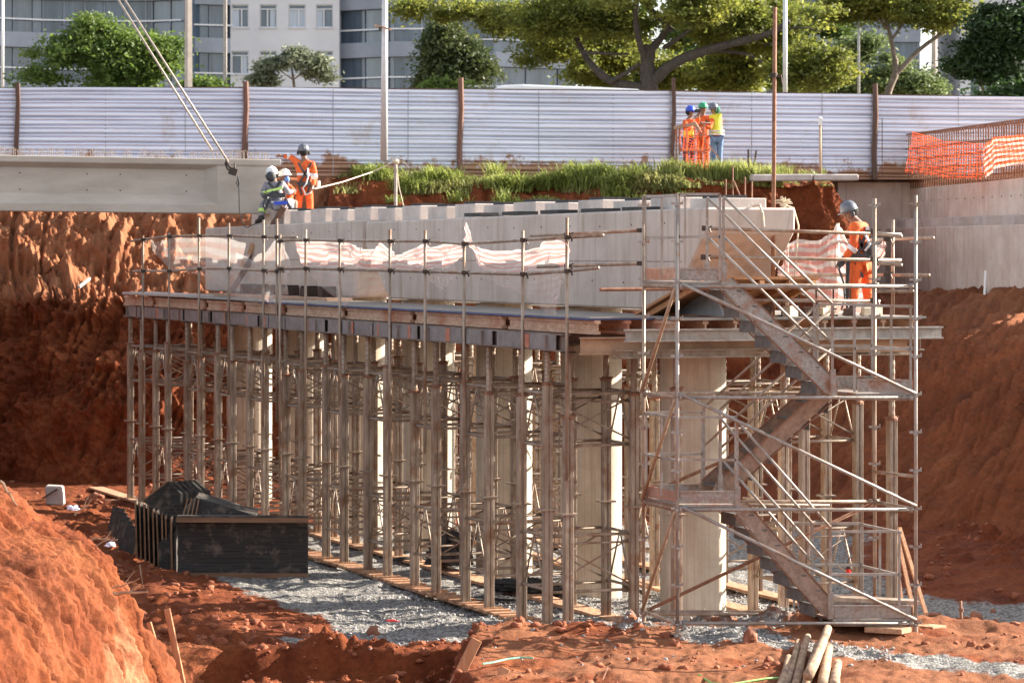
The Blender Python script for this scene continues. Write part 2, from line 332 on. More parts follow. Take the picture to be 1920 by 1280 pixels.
LB = [sta(0, (-20, 62, -.3), (-21, 66, 4.5), (-21.5, 67.5, 4.6), (-24, 72, 7.4), (-28, 76, 7.6)),
      sta(1, (-15.0, 70, -.2), (-15.8, 72.2, 4.35), (-16.9, 72.8, 4.6), (-19.6, 73.6, 7.3), (-24, 77, 7.6)),
      sta(2, (-12.4, 71.8, -.1), (-12.9, 73.6, 4.35), (-13.9, 74.4, 4.6), (-16.6, 76.4, 7.4), (-19, 81, 7.6)),
      sta(3, (-10.6, 70.6, -.1), (-10.8, 72.9, 4.4), (-11.4, 74.6, 4.62), (-13.4, 77.8, 7.4), (-15.4, 82, 7.6)),
      sta(4, (-8.4, 70.0, -.1), (-8.4, 72.6, 4.45), (-8.6, 74.9, 4.6), (-9.6, 79.2, 7.45), (-11, 83, 7.6)),
      sta(5, (-4.2, 71.4, -.1), (-4.2, 73.6, 4.4), (-4.2, 75.2, 4.6), (-3.6, 79.0, 7.4), (-3.6, 83, 7.6))]
A = loft('left', LB, 520, 330, 200, .46, .58, billow=True, slant=-.45, dens=([0, .12, .9, 1], [0, 1, 4.4, 5]), rf=1.9, small=.14)
LBA = A
o = nobj('left_earth_bank', A, SOILB, attrs={'pale': sst(3.6, 4.6, A[..., 2]+.4*fbm(A*.7, 3, 5))*(.48+.3*fbm(A*4, 4, 8))}); tag(o, kind='structure')
RB = [sta(0, (-5.2, 71.6, -.1), (-5, 73.4, 4.3), (-5, 74.8, 5.3), (-5, 78.6, 7.35), (-5, 84, 7.6)),
      sta(1, (1.5, 72.6, -.1), (1.5, 74.0, 4.4), (1.5, 75.1, 5.5), (1.5, 79.0, 7.40), (1.5, 85, 7.6)),
      sta(1.5, (3.0, 72.4, -.1), (3.0, 74.4, 4.4), (3.0, 76.0, 5.7), (3.0, 77.6, 7.40), (3.0, 85, 7.6)),
      sta(2, (5.0, 72.0, -.1), (5.0, 75.6, 4.4), (5.0, 76.6, 5.2), (5.0, 77.1, 7.42), (5.0, 85, 7.6)),
      sta(3, (8.0, 71.5, 0), (8.1, 75.8, 4.4), (8.2, 77.4, 5.2), (8.2, 78.0, 7.35), (8.2, 85, 7.55)),
      sta(3.2, (8.9, 71.5, 0), (8.9, 75.8, 4.4), (9.0, 77.4, 5.2), (9.0, 78.4, 7.2), (9.0, 85, 7.55)), sta(3.35, (9.5, 72, 0), (9.5, 76, 3.4), (9.6, 79, 4.0), (9.6, 82, 4.2), (9.7, 86, 4.3)),
      sta(4, (12, 74, 1), (12, 78, 3.0), (12, 80, 3.6), (12, 82, 4.0), (12, 88, 4.2))]
A = loft('rear', RB, 460, 260, 300, .25, .30, slant=.2, rf=1.3, small=.06); RBA = A
o = nobj('rear_earth_bank', A, SOILB, attrs={'pale': .0*A[..., 2]}); tag(o, kind='structure')
GB = [sta(0, (4.2, 74, 0), (8.4, 80, 3.7), (9.5, 84, 4.35), (13, 92, 4.4), (20, 96, 4.4)),
      sta(1, (6.0, 66, 0), (10.2, 70, 3.6), (11.6, 72, 4.4), (14, 74, 4.42), (24, 76, 4.4)),
      sta(2, (6.9, 59, 0), (10.9, 61.5, 3.6), (12.4, 62.5, 4.4), (15, 64, 4.42), (26, 64, 4.4)),
      sta(3, (8.7, 52, .05), (12.2, 54, 3.3), (13.4, 54.6, 4.3), (16, 55, 4.4), (27, 55, 4.4)),
      sta(4, (10.2, 45, .1), (13.4, 45.6, 2.9), (14.6, 46, 3.7), (17, 46, 3.9), (28, 46, 4.0)),
      sta(5, (11, 34, .2), (14, 34, 2.7), (15.2, 34, 3.5), (18, 34, 3.7), (28, 34, 3.8))]
A = loft('right', GB, 760, 300, 400, -.0+.22, .26, slant=.75, rf=3.2, small=.04, streak=.075); GBA = A
o = nobj('right_earth_slope', A, SOILB, attrs={'pale': .14+.22*sst(3.3, 4.4, A[..., 2])}); tag(o, kind='structure')
# foreground mound on the left: a long ridge whose flank faces right
ny, nx = 620, 380
yy = np.concatenate([np.linspace(21, 34.2, ny-60), np.linspace(34.2, 38.5, 60)]); q = np.linspace(0, 1, nx)
prof_s = np.array([0, .22, .45, .66, .86, 1.15, 1.7, 2.2, 3.2, 5.5]); prof_z = np.array([-1.3, .10, .66, 1.10, 1.48, 1.80, 2.02, 2.38, 2.95, 3.5])
sq = 5.5*q**1.35; S_, Y_ = np.meshgrid(sq, yy); p = st3(S_, Y_, 0)
zz = np.interp(S_, prof_s, prof_z)*(1-.96*sst(33.6, 37.6, Y_+.6*fbm(p*.6, 3, 4)-S_*.35))
base = .32
x_ = -3.80-S_+.05*(33-Y_)*0
B = np.stack([x_, Y_, base+zz], -1)
fl = fbm(st3((Y_+zz*.25)*1.5, zz*.28, 0.), 4, 31); ch = -np.abs(fbm(st3((Y_-zz*.15)*4.2, zz*.7, 2.), 4, 33))+.25
dd = .16*fl+.11*ch+.07*fbm(B*2.6, 4, 35)+.034*fbm(B*6.5, 5, 36, .7)+.04*fbm(st3(Y_*7, zz*1.3, 4.), 3, 38)
B = B+np.stack([dd*.8, dd*0, dd*.55], -1)
wht = sst(.25, .35, S_)*(1-sst(.42, .62, S_+.12*fbm(B*2, 3, 44)))*sst(28, 30, Y_)*(1-sst(32.8, 33.4, Y_))*.8*sst(-.1, .5, fbm(B*2.6, 4, 45)+.15)
o = nobj('foreground_earth_mound', B, SOILB, attrs={'pale': np.clip(wht+.10*sst(-.3, .5, fbm(B*st3(1., 1., .4), 3, 61)), 0, 1)}); tag(o, kind='structure')
# upper ground beyond the excavation, reaching to the horizon
g = MB(); g.add([(-900, 83, 7.5), (900, 83, 7.5), (1500, 2500, 7.5), (-1500, 2500, 7.5)], [(0, 1, 2, 3)])
tag(ob('upper_ground', g, mat('dry_verge', (.12, .10, .05), (.20, .14, .08), .95, scale=.3)), kind='structure')
g = MB(); g.add([(-900, 96, 7.506), (900, 96, 7.506), (900, 106, 7.506), (-900, 106, 7.506)], [(0, 1, 2, 3)])
tag(ob('road', g, mat('asphalt', (.045, .045, .048), (.06, .06, .062), .9, scale=3)), kind='structure')
for sx, nm in ((-1, 'outer_ground_left'), (1, 'outer_ground_right')):
    g = MB(); x0, x1 = (-900, -19) if sx < 0 else (26, 900); z0 = 7.5 if sx < 0 else 4.0
    g.add([(x0, -60, z0-4.5), (x1, -60, z0-4.5), (x1, 55, z0-.1), (x1, 83, z0-.1 if sx > 0 else 7.5), (x0, 83, z0-.1 if sx > 0 else 7.5), (x0, 55, z0-.1)], [(0, 1, 2, 5), (5, 2, 3, 4)])
    tag(ob(nm, g, SOILB), kind='structure')
g = MB(); g.add([(-60, -60, -.6), (60, -60, -.6), (60, 25, -.6), (-60, 25, -.6)], [(0, 1, 2, 3)]); tag(ob('near_ground', g, SOILB), kind='structure')

# clods and stones too many to count
def rocks(name, pts, sizes, material, seed):
    rg = np.random.default_rng(seed); ph = (1+5**.5)/2
    bm = bmesh.new(); bmesh.ops.create_icosphere(bm, subdivisions=2, radius=1); base = np.array([v.co[:] for v in bm.verts]); fc = np.array([[v.index for v in f.verts] for f in bm.faces]); bm.free()
    n = len(pts); nvv = len(base); allv = np.empty((n, nvv, 3))
    for i in range(n):
        b = base*(1+.55*vn(base*1.8+rg.random(3)*50, seed)[:, None]+.38*vn(base*4.6+rg.random(3)*50, seed)[:, None])
        b = b*(sizes[i]*(.7+.6*rg.random(3))); a = rg.random()*6.28; c, s_ = math.cos(a), math.sin(a)
        b = b @ np.array([[c, s_, 0], [-s_, c, 0], [0, 0, .8]]); allv[i] = b+np.array(pts[i])
    me = bpy.data.meshes.new(name); me.vertices.add(n*nvv); me.vertices.foreach_set('co', allv.reshape(-1).astype(np.float32))
    FF = (fc[None]+np.arange(n)[:, None, None]*nvv).reshape(-1, 3); k = len(FF)
    me.loops.add(k*3); me.loops.foreach_set('vertex_index', FF.reshape(-1).astype(np.int32)); me.polygons.add(k)
    me.polygons.foreach_set('loop_start', np.arange(k, dtype=np.int32)*3); me.polygons.foreach_set('loop_total', np.full(k, 3, dtype=np.int32)); me.materials.append(material); me.update(calc_edges=True)
    o = bpy.data.objects.new(name, me); COL.objects.link(o); WP[o.name] = Vector((0, 0, 0)); return o
CLOD = mat('soil_clod', (.24, .07, .032), (.36, .125, .06), .95, 0, 6, .5, 30)
STONE = mat('pale_stone', (.20, .19, .19), (.48, .46, .45), .9, 0, 5)
cand = []
for i in range(42000):
    y = 34+RNG.random()*38; x = (-.17+RNG.random()*.35)*y; cand.append((x, y))
cx = np.array(cand); cg = gravel_m(cx[:, 0], cx[:, 1])/.62; ch_ = floor_h(cx[:, 0], cx[:, 1]); dn = fbm(st3(cx[:, 0], cx[:, 1], 0)*.8, 3, 70)
near_b = np.exp(-((cx[:, 1]-40.6)/.8)**2)*(cx[:, 0] > -.8)*(cx[:, 0] < 4.3)+.9*(cx[:, 0] < -.6)*(cx[:, 1] < 41.9)+.35*(cx[:, 0] < -2.5)*(cx[:, 1] < 60)
pk = RNG.random(len(cx)) < np.clip(.06+near_b*.5+.12*dn, .01, 1)
mk = pk & (cg < .6); pts = [(cx[i, 0], cx[i, 1], ch_[i]+.005) for i in np.where(mk)[0]]
tag(rocks('soil_clods', pts, list(.014+.062*RNG.random(len(pts))**4.5), CLOD, 5), kind='stuff')
cand = np.stack([(-.06+RNG.random(16000)*.19), 36+RNG.random(16000)*12], -1); cx = np.stack([cand[:, 0]*cand[:, 1], cand[:, 1]], -1)
cg = gravel_m(cx[:, 0], cx[:, 1])/.62; ch_ = floor_h(cx[:, 0], cx[:, 1]); mk = (RNG.random(len(cx)) < (cg > .5)*.55+.02); pts = [(cx[i, 0], cx[i, 1], ch_[i]+.003) for i in np.where(mk)[0]]
tag(rocks('gravel', pts, list(.008+.022*RNG.random(len(pts))**2.5), STONE, 6), kind='stuff')
RKM = mat('iron_red_rock', (.25, .085, .045), (.42, .19, .11), .9, 0, 3, .5, 20)
for i, (px, py, s, lab) in enumerate([(1405, 1209, .14, 'largest orange rock sitting in the gravel spill left of the log pile'), (1828, 1168, .12, 'round red rock on the gravel between the short pipe stub and the right edge'),
        (1420+333, 1156, .07, 'small red rock just right of the stair tower foot'), (1868, 1168, .06, 'small red rock at the far right of the gravel'), (701, 1184, .12, 'lone red clod of earth on the open gravel before the front props'),
        (1806, 1163, .07, 'little dark red stone beside the short pipe stub'), (1862, 1143, .05, 'tiny red stone on the gravel near the right slope foot')]):
    Y = 30240/(py-HZ)
    if py > 1190: Y = 5.0*5600/(py-HZ)
    q = P(px, py, Y); o = rocks('rock', [(q.x, q.y, gz(q.x, q.y)+s*.3)], [s], RKM, 20+i); tag(o, lab, 'rock', 'loose rocks on the pit floor')
# ================================================================ PIER CAPS, COLUMNS, ABUTMENT
ORD = ['nearest', 'second', 'third', 'fourth', 'fifth', 'sixth', 'seventh', 'eighth', 'ninth', 'tenth', 'eleventh', 'twelfth', 'thirteenth', 'fourteenth', 'fifteenth', 'sixteenth', 'seventeenth']
def trun(co): q = Vector(co)-O0; return q.dot(U)+.37*q.dot(V)
def cap(name, prof, label):
    r = thing(name, label, 'pier cap', L(prof[0][0], 2.4, 4.5), 'concrete pier caps')
    m = MB(); m.prism([L(t, 1.71, z) for t, z in prof], V*1.40); o = ob('cap_body', m, CAPM, r, bevel=.03); set_run(o, trun)
    return r
capn = cap('pier_cap', [(-1.72, 6.07), (-1.70, 5.72), (-.45, 4.6), (12.0, 4.6), (13.35, 5.55), (13.35, 6.02)], 'pale concrete pier cap nearest the camera with tapered tan end behind the stair tower')
capf = cap('pier_cap', [(13.60, 6.06), (13.6, 5.55), (13.95, 4.6), (24.6, 4.6), (24.6, 6.0)], 'farther concrete pier cap under the crouching workers and the girder end')
for (r_, ta, tb) in ((capn, -.9, 12.6), (capf, 13.75, 24.5)):
    m = MB(); m.prism([L(ta, 1.712, 5.30), L(tb, 1.712, 5.30), L(tb, 1.712, 5.312), L(ta, 1.712, 5.312)], V*-.004); ob('lift_joint', m, mat('joint_dirt', (.16, .12, .10), (.30, .24, .21), .9, 0, 6), r_)
    m = MB(); t = ta+.6; q_ = random.Random(6)
    while t < tb:
        m.lathe(L(t, 1.708, 5.85+q_.uniform(-.02, .02)), [(.014, 0), (.014, .006)], 6, -V); m.lathe(L(t+.3, 1.708, 5.0+q_.uniform(-.02, .02)), [(.014, 0), (.014, .006)], 6, -V); t += 1.2
    ob('tie_hole', m, DARKIRON, r_)['kind'] = 'stuff'
# lighter raised strip where the formwork lift ended
m = MB(); m.prism([L(13.352, 1.9, 5.78), L(13.352, 3.0, 5.78), L(13.352, 3.0, 6.00), L(13.352, 1.9, 6.00)], U*.05); o = ob('upstand', m, BLOCK, capn)
for k in range(7):
    r = .485; c = L(.24+3.865*k, 2.41); n = 40
    m = MB(); m.lathe((c.x, c.y, -.3), [(r, 0), (r, 2.3), (r-.004, 2.302), (r-.004, 2.32), (r, 2.322), (r, 4.88)], n)
    o = ob('bridge_column', m, COLM, smooth=False); set_run(o, lambda co, c=c: math.atan2(co[1]-c.y, co[0]-c.x)*r)
    tag(o, ['round concrete column nearest the camera, half hidden by the lower stair flight', 'round concrete column just left of the stair tower, second from the camera'][k] if k < 2 else 'round board-marked concrete column, %s from the camera under the caps' % ORD[k], 'column', 'round columns under the pier caps')
# bearing blocks (stepped seats) with rubber pads
nb = 0
for i, t in enumerate([-.6+1.42*k for k in range(17)]):
    if 12.6 < t+0 < 13.0: t -= .3
    h = .20+.10*(t/22)+(.03 if i % 2 else 0); r = thing('bearing_block', 'pale concrete bearing seat on the cap, %s from the camera end' % ORD[i], 'bearing block', L(t, 2.55, 6.04), 'bearing seats along the pier caps')
    m = MB(); zc = 6.03+(h+.02)/2; c = L(t, 2.55, zc); m.prism([L(t-.5, 2.2, 6.02), L(t+.5, 2.2, 6.02), L(t+.5, 2.95, 6.02), L(t-.5, 2.95, 6.02)], (0, 0, h)); ob('seat', m, BLOCK, r, bevel=.012)
    m = MB(); z = 6.021+h; m.prism([L(t-.28, 2.3, z), L(t+.28, 2.3, z), L(t+.28, 2.75, z), L(t-.28, 2.75, z)], (0, 0, .045)); ob('pad', m, RUBBER, r)
for i, t in enumerate([1.0, 2.6, 4.3, 6.0, 7.8]):
    z = 6.055-.0*t; m = MB(); m.prism([L(t-.38, 1.76, z), L(t+.38, 1.76, z), L(t+.38, 2.1, z), L(t-.38, 2.1, z)], (0, 0, .06))
    tag(ob('bearing_pad', m, RUBBER), 'black rubber pad on the front edge of the near cap, %s from the camera end' % ORD[i], 'bearing pad', 'rubber pads on the near cap edge')
# coil of pale rope on the corner, hanging rope
ROPE = mat('pale_rope', (.55, .45, .33), (.70, .60, .46), .9, 0, 30)
q = L(-1.55, 3.0, 6.12); m = MB()
for k in range(26):
    a = random.random()*6.28; b = random.uniform(.1, 1.4); d = Vector((math.cos(a)*math.cos(b), math.sin(a)*math.cos(b), math.sin(b)))
    m.path([q, q+d*.07+Vector((0, 0, .01)), q+d*.13+Vector((0, 0, -.01))], [.016, .014, .008], 5)
m.sphere(q, .055, 8, 6)
for k in range(1): m.path([q, q+V*.16+Vector((0, 0, -.05)), q+V*.24+Vector((0, 0, -.3)), q+V*.18+Vector((0, 0, -1.0)), q+V*.05+Vector((0, 0, -1.5))], .012, 5)
tag(ob('rope_knot', m, ROPE), 'frayed pale rope bundle on the near cap corner, tail hanging down', 'rope')
m = MB(); m.path([P(1410, 387, 42.2), P(1424, 384, 42.1), P(1430, 400, 41.9), P(1432, 425, 41.9)], .017, 6); tag(ob('cable_loop', m, ROPE), 'short tan hose looping over the near cap end beside the starter bars', 'hose')
for i, (px, y0, y1, dx) in enumerate([(1361, 387, 336, 0), (1374, 384, 312, 0), (1397, 387, 332, 0), (1410, 385, 340, 0), (1388, 366, 340, -12)]):
    m = MB(); m.tube(P(px, y0+2, 43.6), P(px+dx, y1, 43.6), .012, 6)
    tag(ob('rebar', m, RUST), ['bare starter bar leftmost on the near cap end', 'tallest thin starter bar on the near cap end', 'starter bar between the tallest one and the hose', 'starter bar at the hose on the near cap end', 'short leaning starter bar on the near cap end'][i], 'rebar', 'starter bars on the near cap')
# tall rusty pipe with a coupler
r = thing('pipe_standard', 'tall rusty scaffold pipe rising above the near cap with one clamp', 'pipe', P(1449, 590, 42.4))
m = MB(); m.tube(P(1449, 592, 42.4), P(1453, 14, 42.4), .030, 10); ob('tube', m, RUST, r, True)
m = MB(); c = P(1452, 141, 42.4); m.lathe(c-Vector((0, 0, .03)), [(.045, 0), (.045, .06)], 10); m.bar(c+Vector((-.06, 0, 0)), c+Vector((.12, 0, -.02)), .03, .035); m.tube(c+Vector((.09, -.02, 0)), c+Vector((.11, 0, -.12)), .012, 6); ob('clamp', m, DARKIRON, r)
# abutment on the right
a = thing('abutment_wall', 'stepped pinkish concrete abutment above the right earth slope', 'abutment', (11.5, 79, 4.4))
D = Vector((12.9-10.95, 73.0-84, 0)).normalized(); Nn = Vector((-D.y, D.x, 0)); Nn = Nn if Nn.x > 0 else -Nn
q0 = Vector((10.95, 84, 0))
def AB(s, w_, z): return q0+D*s+Nn*w_+Vector((0, 0, z))
def arun(co): return (Vector(co)-q0).dot(D)+.6*(Vector(co)-q0).dot(Nn)
m = MB(); m.prism([AB(-.2, -.45, 4.0), AB(16, -.45, 4.0), AB(16, -.45, 6.15), AB(-.2, -.45, 6.15)], Nn*1.2); o = ob('lower_wall', m, WALLM, a, bevel=.02); set_run(o, arun)
m = MB(); m.prism([AB(-.2, .25, 6.0), AB(16, .25, 6.0), AB(16, .25, 7.42), AB(6, .25, 7.30), AB(-.2, .25, 7.26)], Nn*.4); o = ob('back_wall', m, WALLM, a, bevel=.02); set_run(o, arun)
m = MB(); m.prism([AB(-.0, -1.85, 5.9), AB(-.35, -1.85, 5.9), AB(-.35, -1.85, 7.45), AB(0, -1.85, 7.45)], Nn*2.8); o = ob('wing_wall', m, WALLM, a, bevel=.02); set_run(o, lambda c: arun(c)*.6)
m = MB(); m.prism([AB(-.05, -1.95, 4.4), AB(-.40, -1.95, 4.4), AB(-.40, -1.95, 5.895), AB(-.05, -1.95, 5.895)], Nn*1.6); o = ob('wing_footing', m, WALLM, a); set_run(o, arun)
for k in range(6):
    s = .8+k*2.2; m = MB(); m.prism([AB(s, -.40, 6.151), AB(s+.9, -.40, 6.151), AB(s+.9, -.40, 6.4), AB(s, -.40, 6.4)], Nn*.6); ob('bearing_seat', m, BLOCK, a, bevel=.01)
m = MB()
for k in range(14):
    s = .5+k*.72; m.lathe(AB(s, .246, 6.9), [(.02, 0), (.02, .01)], 6, -Nn)
ob('tie_hole', m, DARKIRON, a)['kind'] = 'stuff'
# rebar cage on top with orange mesh
cg = thing('rebar_cage', 'dark open rebar cage standing on the upper ground behind orange mesh', 'rebar cage', AB(0, 2.0, 7.4))
m = MB(); n = 62
for k in range(n):
    s = -.4+k*.2; lean = random.uniform(-.02, .02)
    m.path([AB(s, .28, 7.2), AB(s+lean, .28, 8.72), AB(s+lean+.03, .33, 8.82), AB(s+lean+.03, .57, 8.82), AB(s+lean, .62, 8.7), AB(s, .62, 7.2)], .018, 5)
ob('stirrups', m, RUST, cg)['kind'] = 'stuff'
m = MB()
for z in (8.80, 8.4, 8.1, 7.8, 7.5):
    for ww in (.27, .63): m.tube(AB(-.5, ww, z), AB(12.2, ww, z-.02), .018, 5)
ob('longitudinal_bar', m, RUST, cg)
def meshmat(name, c1, c2, nx_, ny_, th, stripes=0, trans=.5, cover=.0):
    m = bpy.data.materials.new(name); m.use_nodes = True; t = m.node_tree; N = t.nodes; K = t.links.new; b = N['Principled BSDF']; b.inputs['Roughness'].default_value = .7
    uv = N.new('ShaderNodeUVMap'); sp = N.new('ShaderNodeSeparateXYZ'); K(uv.outputs[0], sp.inputs[0])
    def line(o_, n_):
        a_ = N.new('ShaderNodeMath'); a_.operation = 'MULTIPLY'; K(o_, a_.inputs[0]); a_.inputs[1].default_value = n_
        f_ = N.new('ShaderNodeMath'); f_.operation = 'FRACT'; K(a_.outputs[0], f_.inputs[0]); l_ = N.new('ShaderNodeMath'); l_.operation = 'LESS_THAN'; K(f_.outputs[0], l_.inputs[0]); l_.inputs[1].default_value = th; return l_.outputs[0]
    mx = N.new('ShaderNodeMath'); mx.operation = 'MAXIMUM'; K(line(sp.outputs[0], nx_), mx.inputs[0]); K(line(sp.outputs[1], ny_), mx.inputs[1])
    mr = N.new('ShaderNodeMapRange'); mr.inputs[3].default_value = cover; mr.inputs[4].default_value = 1; K(mx.outputs[0], mr.inputs[0])
    cc = N.new('ShaderNodeMix'); cc.data_type = 'RGBA'; cc.inputs[6].default_value = (*c1, 1); cc.inputs[7].default_value = (*c2, 1)
    if stripes:
        a_ = N.new('ShaderNodeMath'); a_.operation = 'MULTIPLY'; K(sp.outputs[1], a_.inputs[0]); a_.inputs[1].default_value = stripes
        f_ = N.new('ShaderNodeMath'); f_.operation = 'FRACT'; K(a_.outputs[0], f_.inputs[0]); l_ = N.new('ShaderNodeMath'); l_.operation = 'GREATER_THAN'; K(f_.outputs[0], l_.inputs[0]); l_.inputs[1].default_value = .5; K(l_.outputs[0], cc.inputs[0])
    else: cc.inputs[0].default_value = 0
    K(cc.outputs[2], b.inputs['Base Color']); tr = N.new('ShaderNodeBsdfTranslucent'); K(cc.outputs[2], tr.inputs[0]); m1 = N.new('ShaderNodeMixShader'); m1.inputs[0].default_value = trans; K(b.outputs[0], m1.inputs[1]); K(tr.outputs[0], m1.inputs[2])
    tp = N.new('ShaderNodeBsdfTransparent'); m2 = N.new('ShaderNodeMixShader'); K(mr.outputs[0], m2.inputs[0]); K(tp.outputs[0], m2.inputs[1]); K(m1.outputs[0], m2.inputs[2]); K(m2.outputs[0], N['Material Output'].inputs[0]); return m
def cloth(name, A, material, uvs=(1, 1), parent=None):
    o = nobj(name, A, material, parent); n, m_, _ = A.shape; uv = o.data.uv_layers.new(name='UVMap')
    u, v = np.meshgrid(np.linspace(0, uvs[0], n), np.linspace(0, uvs[1], m_), indexing='ij'); UVs = np.stack([u, v], -1).reshape(-1, 2)
    li = np.empty(len(o.data.loops), dtype=np.int32); o.data.loops.foreach_get('vertex_index', li); uv.data.foreach_set('uv', UVs[li].reshape(-1).astype(np.float32)); return o
ORNET = meshmat('orange_mesh', (.80, .10, .03), (.8, .12, .03), 14, 10, .19, cover=0)
ORNET2 = meshmat('orange_white_mesh', (.82, .13, .05), (.85, .55, .45), 30, 30, .5, stripes=6, cover=.30)
def netgrid(top, bot, nu=60, nv=26, wr=.06, seed=0, sag=0, wf=5):
    """top / bot: lists of points; bilinear cloth with wrinkles"""
    def samp(pts):
        pts = np.array([list(p) for p in pts], float); s = np.linspace(0, len(pts)-1, nu); return np.stack([np.interp(s, range(len(pts)), pts[:, k]) for k in range(3)], -1)
    T, B_ = samp(top), samp(bot); v = np.linspace(0, 1, nv)[None, :, None]; A = T[:, None]*(1-v)+B_[:, None]*v
    u = np.linspace(0, 1, nu)[:, None]; vv = np.linspace(0, 1, nv)[None]
    n = fbm(st3(u*wf, vv*1.6, seed*3.1), 4, seed); A[..., 1] += wr*n; A[..., 2] += wr*.3*fbm(st3(u*wf, vv*3, seed+9.), 3, seed+4); A[..., 0] += wr*.5*fbm(st3(u*wf, vv*2, seed+19.), 3, seed+5)
    return A
T1 = [P(1713, 245, 79.5), P(1735, 256, 79), P(1780, 266, 78), P(1845, 270, 76)]; B1 = [P(1700, 325, 79.5), P(1740, 328, 79), P(1780, 335, 78), P(1842, 338, 76.5)]
tag(cloth('orange_barrier_mesh', netgrid(T1, B1, 60, 30, .10, 3), ORNET, (2, 1.2)), 'torn open orange barrier mesh hanging in front of the rebar cage, left piece', 'barrier mesh')
T1 = [P(1842, 275, 75.8), P(1862, 256, 75.4), P(1925, 254, 74), P(1990, 256, 73)]; B1 = [P(1846, 335, 76), P(1864, 316, 75.5), P(1925, 306, 74.2), P(1990, 300, 73)]
tag(cloth('orange_barrier_mesh', netgrid(T1, B1, 60, 30, .08, 6), ORNET2, (1.6, 1)), 'orange and white striped barrier mesh at the right edge before the rebar cage', 'barrier mesh')

# ================================================================ SHORING TOWERS
PR = random.Random(77)
ZB, ZJ, ZT, ZH = .06, 1.75, 3.48, 4.02
def post(par, t, w_, jt, rec=True):
    jt = jt+PR.uniform(-.22, .14)
    c = L(t, w_); m = MB()
    a = .052
    for dx in (-1, 1):                                   # paired channels with a dark slot
        m.box(c+U*0+V*dx*.036+Vector((0, 0, (ZB+jt)/2)), (.054, .125, jt-ZB), Matrix.Rotation(math.atan2(V.y, V.x), 3, 'Z'))
    m.box(c+Vector((0, 0, (ZB+jt)/2)), (.03, .092, jt-ZB-.02), Matrix.Rotation(math.atan2(V.y, V.x), 3, 'Z'))
    o = ob('leg', m, GALV, par, bevel=.006)
    m = MB()
    m.box(c+Vector((0, 0, ZJ)), (.25, .21, .025), Matrix.Rotation(.3, 3, 'Z')); ob('joint_plate', m, GALV, o)
    m = MB(); m.lathe(c+Vector((0, 0, jt-.02)), [(.085, 0), (.09, .03), (.06, .06)], 10); m.bar(c+V*-.11+Vector((0, 0, jt+.02)), c+V*.11+Vector((0, 0, jt+.03)), .018, .018); ob('jack_nut', m, RUST, o)
    n = 16; prof = [(.042+.006*(k % 2), k*(ZH-jt)/n) for k in range(n+1)]
    m = MB(); m.lathe(c+Vector((0, 0, jt)), prof, 8); ob('jack_screw', m, GALV, o)
    m = MB(); m.box(c+Vector((0, 0, ZH+.012)), (.18, .18, .02), Matrix.Rotation(.37, 3, 'Z')); ob('head_plate', m, DARKIRON, o)
    return o
def frame(par, t0, t1, w_, z0, z1, tri=True):
    m = MB(); a, b = L(t0, w_), L(t1, w_); z = Vector((0, 0, 1))
    m.tube(a+z*z0, b+z*z0, .025, 6); m.tube(a+z*z1, b+z*z1, .025, 6)
    if tri:
        c = (a+b)/2; m.tube(c+z*z1, a+z*z0+(b-a)*.12, .014, 6); m.tube(c+z*z1, a+z*z0+(b-a)*.88, .014, 6)
    ob('frame', m, GALV, par, True)
def xbrace(par, t, w0, w1, z0, z1):
    m = MB(); a, b = L(t+.04, w0), L(t+.04, w1); z = Vector((0, 0, 1))
    m.tube(a+z*z1, b+z*z1, .024, 6); m.tube(a+z*z0, b+z*z0, .024, 6); m.tube(a+z*(z1-.12), b+z*(z1-.12), .017, 6)
    m.tube(a+z*(z1-.06), b+z*(z0+.06), .014, 6); m.tube(a+z*(z0+.06), b+z*(z1-.06)+U*.03, .014, 6)
    for e in (a+z*z0, a+z*z1, b+z*z0, b+z*z1): m.box(e, (.09, .09, .07))
    ob('cross_brace', m, GALV, par, True)
def tower(t, w0, w1, label, jt=ZT):
    r = thing('shoring_tower', label, 'shoring tower', L(t, w0), 'steel shoring towers under the pier caps')
    for tt in (t, t+1.02):
        for ww in (w0, w1): post(r, tt, ww, jt)
        for z0, z1 in ((.55, 1.36), (2.65, 3.40)): xbrace(r, tt, w0, w1, z0, z1)
    for ww in (w0, w1):
        for z0, z1 in ((.59, 1.36), (2.65, 3.41)): frame(r, t, t+1.02, ww, z0, z1)
    return r
A0 = tower(0, 0, 1.35, 'dusty four-legged steel shoring tower in the front row, nearest the camera')
B0 = tower(-.3, 3.62, 4.85, 'steel shoring tower in the rear row, nearest the camera behind the stair tower', 3.25)
A1 = tower(2.36, 0, 1.35, 'dusty steel shoring tower in the front row, second from the camera'); B1_ = tower(2.06, 3.62, 4.85, 'steel shoring tower in the rear row behind the columns, second from the camera', 3.2)
A2 = tower(4.72, 0, 1.35, 'dusty steel shoring tower in the front row, third from the camera', 3.35)
random.seed(3)
for k in range(2, 11):
    j = random.uniform(-.12, .12)
    if k > 2: src, k0 = ((A0, 0), (A1, 1), (A2, 2))[k % 3]; dup(src, U*(2.36*(k-k0)+j), 'dusty steel shoring tower in the front row, %s from the camera' % ORD[k])
    src, k0 = ((B0, 0), (B1_, 1))[k % 2]; dup(src, U*(2.36*(k-k0)+j), 'steel shoring tower in the rear row behind the columns, %s from the camera' % ORD[k])
